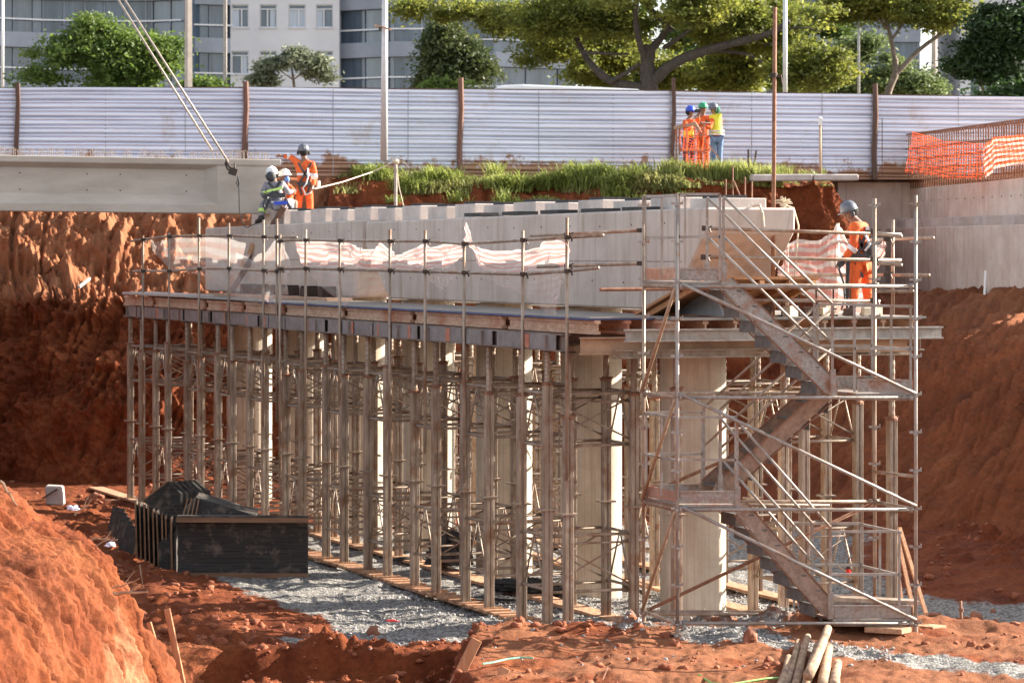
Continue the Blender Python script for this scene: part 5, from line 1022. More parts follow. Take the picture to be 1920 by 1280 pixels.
# ================================================================ GRASS ON THE BANK
def grass(name, n, sel, hmin, hmax, m_, seed, tuft=26, lean=.85, wd=.013, cl=3.5, spr=.09):
    rg = np.random.default_rng(seed); A = RBA.reshape(-1, 3); pxs = A[:, 0]/A[:, 1]*F+960; ok = sel(A, pxs); A = A[ok]; pr = np.clip(.42+fbm(A*1.1, 3, seed), .0, 1.6)**cl+1e-4; pr /= pr.sum()
    T = A[rg.choice(len(A), n, p=pr)]; hs_ = np.repeat(.55+.6*rg.random(n)**1.5, tuft); T = np.repeat(T, tuft, 0); m = len(T); off = rg.normal(size=(m, 2))*spr; T = T.copy(); T[:, :2] += off; T[:, 2] -= .04
    h = (hmin+(hmax-hmin)*rg.random(m))*hs_; th = rg.random(m)*6.283; l = (.25+rg.random(m))*lean; dx, dy = np.cos(th)*l*h, np.sin(th)*l*h; w_ = np.stack([np.sin(th), -np.cos(th), 0*th], -1)*wd*(.7+rg.random(m))[:, None]
    M1 = T+np.stack([dx*.35, dy*.35, h*.6], -1); M2 = T+np.stack([dx, dy, h*(.95-.35*l)], -1)
    q1 = np.stack([T-w_, T+w_, M1+w_*.9, M1-w_*.9], 1); q2 = np.stack([M1-w_*.9, M1+w_*.9, M2+w_*.15, M2-w_*.15], 1); o = quads(name, np.concatenate([q1, q2]), m_); return tag(o, kind='stuff')
GRA = mat('grass_blade', (.18, .23, .05), (.38, .42, .12), .6, 0, 1.2, trans=.5); GRY = mat('dry_grass_blade', (.22, .25, .07), (.38, .35, .14), .7, 0, 1.2, trans=.5)
grass('grass', 105, lambda A, p: (p > 655) & (p < 1290) & (A[:, 1] > 77.3) & (A[:, 1] < 79.8) & (A[:, 2] > 7.05), .34, .72, GRA, 1, tuft=75, lean=1.15, cl=3, spr=.15)
grass('verge_grass', 700, lambda A, p: (p > 640) & (p < 1300) & (A[:, 1] > 77.0) & (A[:, 1] < 81) & (A[:, 2] > 7.0), .08, .26, GRY, 5, tuft=22, lean=.8, cl=3, spr=.14)
grass('grass_tussocks', 130, lambda A, p: (p > 690) & (p < 1290) & (A[:, 1] > 75.4) & (A[:, 1] < 77.6) & (A[:, 2] > 6.4), .22, .50, GRA, 2, tuft=55, lean=1.2, cl=4, spr=.12)
grass('tall_grass', 620, lambda A, p: (p > 1245) & (p < 1600) & (A[:, 1] > 77.6) & (A[:, 1] < 81.5) & (A[:, 2] > 7.2), .25, .66, mat('light_grass_blade', (.24, .29, .07), (.42, .44, .15), .6, 0, 1.2, trans=.5), 3, lean=.5, cl=2.5)
grass('dry_grass', 700, lambda A, p: (p > 1180) & (p < 1700) & (A[:, 1] > 76.8) & (A[:, 1] < 79.5) & (A[:, 2] > 7.15), .06, .22, GRY, 4)
# ================================================================ PEOPLE
SKIN = mat('brown_skin', (.20, .105, .07), (.26, .14, .095), .6, 0, 20); ORW = mat('orange_workwear', (.62, .085, .018), (.86, .17, .04), .85, 0, 5, .9, 9, dist=.05); YEL = mat('yellow_vest', (.75, .80, .05), (.82, .86, .10), .7, 0, 5); GRW = mat('grey_workwear', (.22, .215, .25), (.30, .295, .33), .85, 0, 6, .3, 14)
JEAN = mat('blue_jeans', (.09, .17, .33), (.22, .32, .50), .85, 0, 8); BOOT = mat('black_boot', (.015, .014, .013), (.03, .027, .025), .5, 0, 10); REFL = mat('silver_band', (.62, .64, .66), (.72, .73, .74), .4, .3, 5); LIME = mat('lime_band', (.60, .85, .22), None, .5)
HARN = mat('harness_black', (.03, .032, .035), (.07, .07, .075), .7, 0, 12); HGREY = mat('helmet_grey', (.12, .13, .155), None, .3, spec=.6); HWHITE = mat('helmet_white', (.80, .80, .78), None, .3); HBLUE = mat('helmet_blue', (.03, .08, .55), None, .3); HGREEN = mat('helmet_green', (.02, .30, .14), None, .3); EYE = mat('eye_dark', (.01, .01, .01), None, .3)
def skinmesh(name, nodes, edges, root, material, parent, lv=2):
    keys = list(nodes); me = bpy.data.meshes.new(name); me.from_pydata([nodes[k][0] for k in keys], [(keys.index(a), keys.index(b)) for a, b in edges], []); o = bpy.data.objects.new(name, me); COL.objects.link(o)
    o.modifiers.new('s', 'SKIN'); me.update(); sv = me.skin_vertices[0].data
    for i, k in enumerate(keys): r_ = nodes[k][1]; sv[i].radius = r_ if isinstance(r_, tuple) else (r_, r_); sv[i].use_root = (k == root)
    sb = o.modifiers.new('b', 'SUBSURF'); sb.levels = lv; sb.render_levels = lv
    dg = bpy.context.evaluated_depsgraph_get(); ev = o.evaluated_get(dg); nm = bpy.data.meshes.new_from_object(ev); o.modifiers.clear(); o.data = nm; bpy.data.meshes.remove(me)
    nm.materials.clear(); nm.materials.append(material); nm.polygons.foreach_set('use_smooth', [True]*len(nm.polygons)); kids(parent, o); return o
def person(lab, Y, J, face, top, legs, helmet, boots=BOOT, hf=(0, -1, 0), sc=1.0, vest=None, gloves=None, htilt=None):
    """J: joint -> (px, py, dy); face: unit vector the face looks along"""
    W = {k: P(v[0], v[1], Y+(v[2] if len(v) > 2 else 0)) for k, v in J.items()}; face = Vector(face).normalized()
    r = thing('person', lab, 'person', ((W['anL']+W['anR'])/2)-Vector((0, 0, .08)))
    n = {'pel': (W['pel'], (.13, .10)), 'wst': (W['pel'].lerp(W['chest'], .5), (.115, .095)), 'chest': (W['chest'], (.15, .105)), 'neck': (W['neck'], .055), 'jaw': (W['head']-(W['head']-W['neck']).normalized()*.06+face*.025, .072), 'head': (W['head'], .092), 'crown': (W['head']+(W['head']-W['neck']).normalized()*.075, .075),
         'nose': (W['head']-(W['head']-W['neck']).normalized()*.02+face*.112, .014)}
    side = face.cross(Vector((0, 0, 1))).normalized()
    e = [('pel', 'wst'), ('wst', 'chest'), ('chest', 'neck'), ('neck', 'jaw'), ('jaw', 'head'), ('head', 'crown'), ('head', 'nose')]
    for s in 'LR':
        n['sh'+s] = (W['sh'+s], .062); n['el'+s] = (W['el'+s], .044); n['wr'+s] = (W['wr'+s], .029); n['hip'+s] = (W['hip'+s], .085); n['kn'+s] = (W['kn'+s], .056); n['an'+s] = (W['an'+s], .04); n['to'+s] = (W['to'+s], .034)
        d = (W['wr'+s]-W['el'+s]).normalized(); ax = d.cross(Vector((0, 1, 0))); ax = (ax if ax.length > .2 else d.cross(Vector((0, 0, 1)))).normalized(); b2 = d.cross(ax)
        pm = W['wr'+s]+d*.065; n['pm'+s] = (pm, (.034, .018)); e += [('chest', 'sh'+s), ('sh'+s, 'el'+s), ('el'+s, 'wr'+s), ('wr'+s, 'pm'+s), ('pel', 'hip'+s), ('hip'+s, 'kn'+s), ('kn'+s, 'an'+s), ('an'+s, 'to'+s)]
        for i, (o_, ln) in enumerate(((-.028, .062), (-.010, .074), (.010, .070), (.027, .055))):
            a1 = pm+d*.03+ax*o_; a2 = a1+d*ln*.5+b2*.008; a3 = a2+d*ln*.35+b2*.025
            for kk, pp in (('a', a1), ('b', a2), ('c', a3)): n['f%d%s%s' % (i, kk, s)] = (pp, .0088)
            e += [('pm'+s, 'f%da%s' % (i, s)), ('f%da%s' % (i, s), 'f%db%s' % (i, s)), ('f%db%s' % (i, s), 'f%dc%s' % (i, s))]
        t1 = W['wr'+s]+d*.04-ax*.036; t2 = t1+d*.035-ax*.014+b2*.01; n['ta'+s] = (t1, .011); n['tb'+s] = (t2, .0095); e += [('pm'+s, 'ta'+s), ('ta'+s, 'tb'+s)]
    for s, g in (('L', -1), ('R', 1)): n['ear'+s] = (W['head']+side*g*.098-face*.01, .016); e += [('head', 'ear'+s)]
    skinmesh('body', n, e, 'pel', SKIN if gloves is None else SKIN, r)
    m = MB(); m.sphere(W['head']-face*.028+Vector((0, 0, .01)), .098, 12, 9, (1, 1, 1.05)); ob('hair', m, mat('black_hair', (.012, .010, .009), None, .9), r, True)
    m = MB()
    for g in (-1, 1): m.sphere(W['head']+face*.088+side*g*.034+Vector((0, 0, .005)), .012, 6, 5)
    ob('eyes', m, EYE, r, True)
    # clothing
    tn = {'hem': (W['pel']-(W['chest']-W['pel']).normalized()*.05, (.175, .135)), 'wst': (n['wst'][0], (.160, .135)), 'chest': (W['chest'], (.185, .145)), 'col': (W['chest'].lerp(W['neck'], .8), .078)}
    te = [('hem', 'wst'), ('wst', 'chest'), ('chest', 'col')]
    for s in 'LR': tn['sh'+s] = (W['sh'+s], .084); tn['el'+s] = (W['el'+s], .066); tn['wr'+s] = (W['wr'+s].lerp(W['el'+s], .08), .050); te += [('chest', 'sh'+s), ('sh'+s, 'el'+s), ('el'+s, 'wr'+s)]
    jk = skinmesh('jacket', tn, te, 'chest', top, r)
    ln_ = {'pel': (W['pel'], (.170, .13))}; le = []
    for s in 'LR': ln_['hip'+s] = (W['hip'+s], .108); ln_['kn'+s] = (W['kn'+s], .082); ln_['cf'+s] = (W['an'+s].lerp(W['kn'+s], .12), .070); le += [('pel', 'hip'+s), ('hip'+s, 'kn'+s), ('kn'+s, 'cf'+s)]
    skinmesh('trousers', ln_, le, 'pel', legs, r)
    for s in 'LR':
        m = MB(); a, b = W['an'+s], W['to'+s]; m.path([a+Vector((0, 0, .06)), a+Vector((0, 0, .0)), a.lerp(b, .45)+Vector((0, 0, -.02)), b-Vector((0, 0, .02)), b+(b-a).normalized()*.05-Vector((0, 0, .03))], [.062, .066, .058, .05, .02], 8); ob('boot', m, boots, r, True)
    if gloves:
        for s in 'LR':
            d = (W['wr'+s]-W['el'+s]).normalized(); m = MB(); m.path([W['wr'+s]-d*.04, W['wr'+s], W['wr'+s]+d*.09, W['wr'+s]+d*.12], [.05, .042, .045, .02], 8); ob('glove', m, gloves, r, True)
    up = (W['head']-W['neck']).normalized() if htilt is None else Vector(htilt).normalized(); hc = W['head']+up*.035
    m = MB(); m.lathe(hc, [(.124, -.01), (.126, .02), (.119, .065), (.100, .105), (.064, .132), (.02, .142)], 18, up); h = ob('helmet', m, helmet, r, True)
    bf = (face-up*face.dot(up)).normalized(); sd_ = up.cross(bf)
    m = MB(); m.prism([hc+sd_*.13+bf*.05, hc+sd_*.10+bf*.15, hc+bf*.18, hc-sd_*.10+bf*.15, hc-sd_*.13+bf*.05], up*.012); m.lathe(hc-up*.012, [(.133, 0), (.133, .012)], 18, up); ob('brim', m, helmet, h)
    m = MB(); m.path([hc-bf*.13+up*.03, hc-bf*.06+up*.135, hc+bf*.06+up*.14, hc+bf*.12+up*.05], .014, 6); ob('crest_rib', m, helmet, h)
    return r, W, jk, up, hc, side, bf
def ring(par, a, b, r, m_, w_=.05, nm='reflective_band'):
    a, b = Vector(a), Vector(b); d = (b-a).normalized(); m = MB(); m.lathe(a, [(r, -w_/2), (r*1.01, w_/2)], 14, d); return ob(nm, m, m_, par)
def muffs(par, hc, side, up):
    for g in (-1, 1): m = MB(); m.sphere(hc+side*g*.122-up*.06, .046, 8, 6, (.7, .7, 1)); ob('ear_muff', m, HARN, par, True)
# 1 standing worker on the far cap, back to us, left arm stretched over the girder
r, W, jk, up, hc, sd1, bf = person('person in orange coveralls standing on the far cap, arm stretched over the girder', 65.0,
    {'head': (569, 285), 'neck': (570, 298), 'chest': (571, 313), 'pel': (571, 352), 'shL': (557, 304), 'elL': (545, 294, .05), 'wrL': (529, 293, .0), 'shR': (586, 308), 'elR': (591, 333, -.08), 'wrR': (586, 350, -.25),
     'hipL': (563, 356), 'knL': (560, 383), 'anL': (559, 409), 'toL': (557, 412, .18), 'hipR': (579, 356), 'knR': (581, 383), 'anR': (583, 409), 'toR': (584, 412, .18)}, (-.25, 1, 0), ORW, ORW, HGREY)
muffs(r, hc, sd1, up)
def px3(px, py, Y): return P(px, py, Y)
Yb = 65.0-.17
m = MB()
for a_, b_ in (((559, 305), (583, 345)), ((584, 305), (560, 345)), ((556, 343), (586, 343)), ((560, 345), (566, 366)), ((582, 345), (575, 366))): m.bar(P(a_[0], a_[1], Yb), P(b_[0], b_[1], Yb), .045, .02, (0, 1, 0))
m.box(P(572, 345, Yb-.01), (.26, .05, .10)); ob('harness', m, HARN, r)
m = MB(); m.path([P(577, 316, Yb-.04), P(578, 330, Yb-.08), P(574, 345, Yb-.1), P(568, 353, Yb-.1), P(573, 365, Yb-.1), P(582, 362, Yb-.08), P(588, 350, Yb-.03)], .018, 6); ob('lanyard', m, REFL, r)
m = MB(); m.lathe(P(597, 345, Yb+.05), [(.04, -.07), (.04, .07)], 10); ob('canister', m, HWHITE, r)
ring(r, P(540, 293, 65.04), P(528, 293, 65.0), .068, REFL, .07); ring(r, P(589, 331, 64.33), P(587, 345, 64.2), .074, REFL, .05); ring(r, P(571, 326, 65.0), P(571, 345, 65.0), .0, REFL, .0) if 0 else None
m = MB(); m.box(P(571, 327, Yb+.015), (.33, .03, .05)); ob('back_band', m, REFL, r)
# 2 crouching worker in grey
r, W, jk, up, hc, sd1, bf = person('person in grey workwear with lime bands crouching at the girder end, back to the camera', 62.75,
    {'head': (510, 328, .05), 'neck': (514, 340), 'chest': (514, 352), 'pel': (524, 380, -.05), 'shL': (499, 347), 'elL': (492, 364, -.05), 'wrL': (503, 376, .2), 'shR': (530, 345), 'elR': (540, 361, .1), 'wrR': (549, 358, .35),
     'hipL': (514, 384, -.05), 'knL': (494, 379, .12), 'anL': (490, 410, .02), 'toL': (482, 414, .1), 'hipR': (534, 384, -.05), 'knR': (547, 376, .35), 'anR': (540, 408, .2), 'toR': (546, 414, .35)}, (.35, 1, -.2), GRW, GRW, HWHITE, htilt=(-.1, -.1, 1))
muffs(r, hc, sd1, up)
m = MB(); m.sphere(P(508, 331, 62.65), .11, 10, 7, (1, .8, 1)); ob('neck_flap', m, HARN, r, True)
m = MB()
for a_, b_ in (((503, 342), (528, 370)), ((526, 340), (505, 370)), ((500, 366), (536, 368)), ((506, 372), (497, 392)), ((534, 372), (545, 392))): m.bar(P(*a_, 62.57), P(*b_, 62.53), .06, .03, (0, 1, 0))
m.box(P(520, 366, 62.52), (.34, .06, .10)); ob('harness', m, HARN, r)
m = MB(); m.path([P(500, 370, 62.5), P(494, 382, 62.45), P(497, 394, 62.45), P(503, 385, 62.5)], .03, 6); ob('strap', m, HARN, r)
ring(r, P(495, 361, 62.73), P(491, 372, 62.70), .08, LIME, .05); ring(r, P(492, 395, 62.8), P(490, 410, 62.75), .088, LIME, .07); m = MB(); m.bar(P(500, 359, 62.54), P(530, 352, 62.54), .02, .05); ob('back_band', m, LIME, r)
m = MB(); m.bar(P(514, 381, 62.48), P(538, 380, 62.48), .03, .06); ob('blue_waistband', m, mat('blue_cloth', (.03, .08, .6), None, .7), r)
# 3 half hidden crouching worker
r, W, jk, up, hc, sd1, bf = person('person in white helmet and orange sleeves crouching half hidden behind the grey-clad worker', 63.9,
    {'head': (534, 332), 'neck': (537, 345), 'chest': (538, 358), 'pel': (540, 388), 'shL': (530, 352), 'elL': (536, 366, -.15), 'wrL': (545, 362, -.3), 'shR': (545, 351), 'elR': (551, 362, -.1), 'wrR': (546, 358, -.3),
     'hipL': (534, 390), 'knL': (530, 378, -.35), 'anL': (532, 410, -.2), 'toL': (530, 415, -.35), 'hipR': (546, 390), 'knR': (552, 378, -.35), 'anR': (550, 410, -.2), 'toR': (552, 415, -.35)}, (.4, -.6, -.4), ORW, mat('tan_trousers', (.30, .24, .18), None, .9), HWHITE, htilt=(-.1, 0, 1))
m = MB(); m.sphere(W['head']+Vector((.05, -.06, -.05)), .065, 8, 6); ob('face_mask', m, mat('blue_mask', (.15, .30, .70), None, .7), r, True)
# 4-6 survey group at the hoarding
def stander(lab, Y, cx, ytop, ybot, face, top, legs, hel, arms, lean=0, **kw):
    h = (ybot-ytop); f = lambda q: ytop+h*q
    J = {'head': (cx-lean, f(.09)), 'neck': (cx-lean*.5, f(.175)), 'chest': (cx, f(.27)), 'pel': (cx+lean*.3, f(.50)), 'hipL': (cx-6+lean*.3, f(.53)), 'hipR': (cx+6+lean*.3, f(.53)), 'knL': (cx-6, f(.74), -.03), 'knR': (cx+6, f(.74), .03), 'anL': (cx-6, f(.955)), 'anR': (cx+7, f(.955)), 'toL': (cx-12, f(.985), -.08), 'toR': (cx+1, f(.985), -.08)}
    J.update(arms); return person(lab, Y, J, face, top, legs, hel, **kw)
r, W, jk, up, hc, sd1, bf = stander('person in yellow reflective vest, blue jeans and pale grey helmet writing on a board', 79.4, 1343, 194, 319, (-1, -.2, -.45), ORW, JEAN, HGREY,
    {'shL': (1336, 224, -.12), 'elL': (1330, 241, -.3), 'wrL': (1316, 233, -.35), 'shR': (1350, 223, .1), 'elR': (1347, 243, .15), 'wrR': (1330, 231, .05)}, 4, htilt=(-.35, 0, 1))
vn_ = {'hem': (W['pel']+Vector((0, 0, .0)), (.195, .160)), 'wst': (W['pel'].lerp(W['chest'], .5), (.19, .155)), 'chest': (W['chest'], (.21, .165)), 'top': (W['chest'].lerp(W['neck'], .55), (.15, .12))}
vs_ = skinmesh('vest', vn_, [('hem', 'wst'), ('wst', 'chest'), ('chest', 'top')], 'chest', YEL, r)
for fz in (.15, .36): q = W['pel'].lerp(W['chest'], fz); m = MB(); m.lathe(q, [(.205, -.025), (.207, .025)], 18); ob('reflective_band', m, REFL, vs_)
muffs(r, hc, sd1, up); m = MB(); m.sphere(hc-up*.06-bf*.05, .115, 10, 7); ob('neck_cloth', m, mat('green_cloth', (.04, .16, .10), None, .9), r, True)
m = MB(); m.box(P(1321, 230, 79.15), (.34, .24, .02), Matrix.Rotation(.12, 3, 'Y')); tag(ob('clipboard', m, HWHITE), 'white clipboard held by the person in the yellow vest', 'clipboard')
r, W, jk, up, hc, sd1, bf = stander('person in orange coveralls and green helmet standing between the other two at the barricade', 79.9, 1318, 193, 318, (-.3, -1, -.1), ORW, ORW, HGREEN,
    {'shL': (1306, 221, 0), 'elL': (1298, 234, -.2), 'wrL': (1308, 236, -.4), 'shR': (1330, 221, 0), 'elR': (1333, 240, -.15), 'wrR': (1324, 238, -.38)}, 0)
m = MB(); m.box(P(1318, 240, 79.72), (.36, .02, .06)); ob('chest_band', m, REFL, r)
r, W, jk, up, hc, sd1, bf = stander('person in orange and yellow workwear and blue helmet holding up a dark phone', 78.9, 1292, 200, 320, (1, -.1, -.05), ORW, mat('navy_trousers', (.03, .04, .09), None, .9), HBLUE,
    {'shL': (1284, 231, -.1), 'elL': (1287, 240, -.3), 'wrL': (1303, 222, -.2), 'shR': (1296, 228, .15), 'elR': (1308, 232, .1), 'wrR': (1310, 218, .0)}, -2)
m = MB(); m.box(W['pel'].lerp(W['chest'], .35), (.30, .30, .22)); ob('vest_panel', m, YEL, r, bevel=.06)
m = MB(); m.box(P(1308, 208, 78.75), (.16, .02, .085)); tag(ob('phone', m, BOOT), 'dark phone held up sideways by the person in the blue helmet', 'phone')
# 7 worker on the platform at the right
r, W, jk, up, hc, sd1, bf = person('person in orange coveralls, black harness and grey helmet working bent over on the platform', 43.05,
    {'head': (1594, 399), 'neck': (1604, 412), 'chest': (1608, 434), 'pel': (1614, 491), 'shL': (1602, 424, -.2), 'elL': (1601, 462, -.26), 'wrL': (1581, 487, -.22), 'shR': (1620, 424, .2), 'elR': (1606, 462, .28), 'wrR': (1584, 487, .2),
     'hipL': (1607, 497, -.09), 'knL': (1602, 541, -.1), 'anL': (1597, 582, -.1), 'toL': (1584, 588, -.12), 'hipR': (1621, 497, .09), 'knR': (1626, 541, .09), 'anR': (1630, 582, .1), 'toR': (1617, 588, .06)}, (-1, -.12, -.55), ORW, ORW, HGREY, htilt=(-.42, 0, 1), gloves=HARN)
muffs(r, hc, sd1, up)
for s in 'LR': ring(r, W['el'+s].lerp(W['wr'+s], .15), W['wr'+s], .078, REFL, .06)
m = MB(); yb = 43.05
q = W['pel']+Vector((0, 0, .07)); m.lathe(q, [(.19, -.05), (.195, .05)], 16, (0, .0, 1))
for dy in (-.17, .17): m.bar(P(1600, 428, yb+dy), P(1628, 484, yb+dy), .045, .02, (0, 1, 0)); m.bar(P(1628, 428, yb+dy), P(1606, 484, yb+dy), .045, .02, (0, 1, 0)); m.bar(P(1604, 492, yb+dy), P(1618, 520, yb+dy*.9), .04, .02, (0, 1, 0))
m.path([P(1634, 480, yb-.2), P(1650, 490, yb-.25), P(1645, 497, yb-.25)], .03, 6); m.lathe(P(1626, 465, yb-.1), [(.10, -.05), (.09, .1)], 8, (1, 0, -.5)); ob('harness', m, HARN, r)
m = MB(); m.box(P(1624, 428, yb), (.05, .36, .05)); m.path([P(1622, 440, yb-.22), P(1631, 458, yb-.24), P(1622, 470, yb-.22)], .018, 5); ob('reflective_band', m, REFL, r)
m = MB(); m.path([P(1580, 492, 42.8), P(1573, 505, 42.75), P(1582, 530, 42.7), P(1584, 560, 42.7), P(1578, 580, 42.7), P(1586, 586, 42.7), P(1590, 575, 42.7)], .016, 6); m.tube(P(1590, 488, 42.9), P(1588, 558, 42.9), .03, 8); m.tube(P(1588, 555, 42.9), P(1588, 588, 42.9), .018, 6)
tag(ob('concrete_vibrator', m, HARN, smooth=True), 'black hose and poker tool held down by the worker on the platform', 'power tool')

# ================================================================ BLACK FORMWORK PILE
def GPt(px, py): # ground point in the pit
    Y = 30240/(py-HZ); return P(px, py, Y)
fp = thing('black_shutter', 'big black form panel lying on its side with brown timber edges facing the camera', 'formwork panel', GPt(455, 1085))
a, b = P(333, 1083, 49.9), P(577, 1083, 49.8); z0, z1 = .03, 1.02; ex = Vector((0, .42, 0))
n = 14; A = []
pr = [(-.10, z0), (-.10, z0+.07), (-.02, z0+.10), (.03, z0+.22), (.045, (z0+z1)/2), (.03, z1-.2), (-.01, z1-.11), (-.08, z1-.08), (-.08, z1)]
m = MB(); m.prism([(a.x, a.y+d, z) for d, z in pr]+[(a.x, a.y+.12, z1), (a.x, a.y+.12, z0)], b-a); ob('face', m, PLYD, fp)
for z in (z0+.035, z1-.03): m = MB(); m.bar(a+Vector((-.01, -.11, z-a.z)), b+Vector((.02, -.11, z-b.z)), .02, .085); ob('edge_strip', m, mat('brown_edge', (.16, .085, .045), (.27, .15, .085), .8, 0, 3, .2, 20, (.5, 1, 6)), fp)
m = MB(); m.bar(a+Vector((0, .0, z1+.02-a.z)), b+Vector((0, .0, z1+.02-b.z)), .2, .03); ob('top_board', m, PLYD, fp)
EDG = mat('ply_edge_brown', (.20, .10, .05), (.32, .18, .10), .85, 0, 5)
def stack(lab, px0, py0, px1, py1, Y, n, hgt, dep, tilt, skew, Y1=None):
    r = thing('form_stack', lab, 'formwork stack', P((px0+px1)/2, py1, Y)); a = P(px0, py0, Y); b = P(px1, py1, Y if Y1 is None else Y1)
    for i in range(n):
        f = i/(n-1); c = a.lerp(b, f); ti = tilt+.03*math.sin(i*3.1); ca, sa = math.cos(ti), math.sin(ti); m = MB()
        h = Vector((-sa*hgt, .10, ca*hgt)); d = Vector((skew, dep, 0)); m.prism([c, c+h, c+h+d, c+d], Vector((.022, -.01, 0))); m.prism([c+d*.5, c+h*.93+d*.5, c+h*.93+d*.5+Vector((.085, 0, 0)), c+d*.5+Vector((.085, 0, 0))], Vector((0, .02, 0))); o = ob('plate', m, PLYD, r)
        m = MB(); m.bar(c+Vector((.008, -.012, 0)), c+h+Vector((.008, -.012, 0)), .024 if i % 2 else .03, .02, (0, 1, 0)); ob('edge', m, EDG, o)
    return r
stack('upright stack of black form plates left of the big panel', 256, 1046, 322, 1080, 52.0, 9, .98, .45, 0.04, -.02, 50.2)
stack('small far stack of black plates at the left end of the pile', 224, 1000, 250, 1042, 54.5, 6, .45, .6, -.18, -.3, 53)
def slab_stack(lab, pts, th, n, Y, dep, edges=True):
    r = thing('form_stack', lab, 'formwork stack', P(*pts[0], Y))
    w_ = [P(p[0], p[1], Y) for p in pts]
    for i in range(n):
        m = MB(); o_ = Vector((th*i, dep*i/n, .0)); m.prism([q+o_ for q in w_], Vector((th*.55, .02, 0))); o = ob('plate', m, PLYD, r)
        m = MB(); m.bar(w_[0]+o_, w_[1]+o_, .025, .03, (0, 1, 0)); ob('edge', m, EDG, o)
    return r
slab_stack('tilted stack of ribbed black plates on top of the pile', [(268, 938), (314, 902), (338, 925), (338, 975), (318, 985)], .085, 6, 51.6, .5)
r = thing('black_shutter', 'sloping smooth black plate sliding off the top of the pile to the right', 'formwork panel', P(410, 970, 51)); w_ = [P(368, 932, 50.9), P(480, 966, 50.6), P(480, 972, 50.6), P(345, 974, 50.8), P(340, 962, 50.9)]
m = MB(); m.prism(w_, (0, .5, .05)); ob('plate', m, PLYD, r); 
for k in range(4): m = MB(); m.bar(P(342+k*8, 972, 50.7), P(352+k*7, 934, 50.8), .02, .03, (0, 1, 0)); ob('rib', m, EDG, r)
r = thing('black_shutter', 'folded black plates wedged between the upright stack and the big panel', 'formwork panel', P(310, 1080, 51))
for k in range(4): m = MB(); m.prism([P(296+k*9, 1020, 50.6-k*.1), P(330, 985+k*4, 50.4-k*.1), P(331, 1082, 50.3-k*.1), P(300+k*9, 1078, 50.5-k*.1)], (.02, .3, 0)); ob('plate', m, PLYD, r)
# ================================================================ SMALL THINGS IN THE FOREGROUND
LOGM = mat('debarked_log', (.26, .15, .09), (.52, .36, .23), .85, 0, 3, .4, 14, (5, 1.0, 5), col3=(.17, .10, .07), s3=2.5)
for i, (x0, y0, x1, y1, r_, dz) in enumerate([(1470, 1300, 1497, 1206, .085, 0), (1488, 1302, 1516, 1201, .09, .03), (1512, 1300, 1532, 1214, .10, 0), (1516, 1300, 1552, 1203, .11, .14), (1540, 1302, 1556, 1224, .115, .03), (1566, 1302, 1570, 1248, .11, 0), (1460, 1300, 1478, 1240, .085, 0)]):
    def gp(px, py): Y = (CZ-.45)*F/(py-HZ); q = P(px, py, Y); q.z = max(gz(q.x, q.y), .42)+r_+dz; return q
    r_ *= .60; a, b = gp(x0, y0), gp(x1, y1); k = 9; pts = [a.lerp(b, j/k)+Vector((.012*math.sin(j*.35+i*2), 0, .004*math.sin(j*.9+i))) for j in range(k+1)]
    m = MB(); m.path(pts, [r_*(1-.2*j/k)*(1+.03*math.sin(j*2.1+i)) for j in range(k+1)], 9); o = ob('log', m, LOGM, smooth=True)
    tag(o, ['slim pale log second from the left in the bundle', 'long thin log third from the left in the bundle', 'straight log in the middle of the bundle', 'thick curved log lying on top of the bundle', 'thickest short log right of the top one', 'rightmost stubby log of the bundle', 'leftmost short log of the bundle'][i], 'log', 'logs bundled in the foreground')
m = MB(); m.bar(P(1440, 1276, 35.2), P(1600, 1276, 35.2), .10, .09); tag(ob('cross_plank', m, WOOD), 'dark cross plank under the log bundle at the bottom edge', 'plank')
STK = mat('orange_stake', (.42, .19, .09), (.55, .28, .15), .85, 0, 4, .3, 20, (6, 6, .6))
for i, (x0, y0, x1, y1, Y, w_, lab) in enumerate([(346, 1300, 313, 1140, 36.0, .075, 'tall reddish stake at the foot of the foreground mound'), (298, 1230, 279, 1166, 35.2, .06, 'short reddish stake hidden behind the mound edge'), (844, 1300, 894, 1198, 36.2, .13, 'broad leaning timber stake at the bottom centre of the photo'), (925, 1300, 948, 1252, 35.6, .11, 'short timber stake at the bottom edge right of the broad one')]):
    m = MB(); m.bar(P(x0, y0, Y), P(x1, y1, Y+.1), w_, w_*.6, (0, 1, .2)); tag(ob('wooden_stake', m, STK, bevel=.006), lab, 'stake')
# dry twigs
TWM = mat('dry_twig', (.30, .20, .13), (.45, .33, .22), .9, 0, 10); rr = random.Random(8)
for i, (x0, y0, x1, y1, Y, r_, lab) in enumerate([(0, 900, 32, 946, 33.5, .02, 'dark twig at the left edge above the mound'), (205, 1112, 277, 1109, 33.2, .025, 'thick pale twig poking right from the mound edge'), (205, 1105, 262, 1082, 33.3, .012, 'thin twig rising from the mound above the thick pale one'), (140, 965, 172, 938, 36, .014, 'thin yellow twig at the top of the mound'), (171, 1008, 220, 1012, 34.6, .014, 'short twig near the blue paper on the mound crest'), (178, 1025, 215, 1005, 34.3, .01, 'twig crossing under the blue paper'), (262, 1060, 268, 1100, 44, .012, 'thin upright twig behind the mound')]):
    m = MB(); a, b = P(x0, y0, Y), P(x1, y1, Y); pts = [a.lerp(b, j/5)+Vector((0, 0, rr.uniform(-.02, .02))) for j in range(6)]; m.path(pts, [r_*(1-.6*j/5) for j in range(6)], 5)
    c = a.lerp(b, .5); m.path([c, c+(b-a)*.3+Vector((0, 0, .09))], [r_*.5, r_*.2], 4); tag(ob('twig', m, TWM), lab, 'twig', 'dry twigs on the mound')
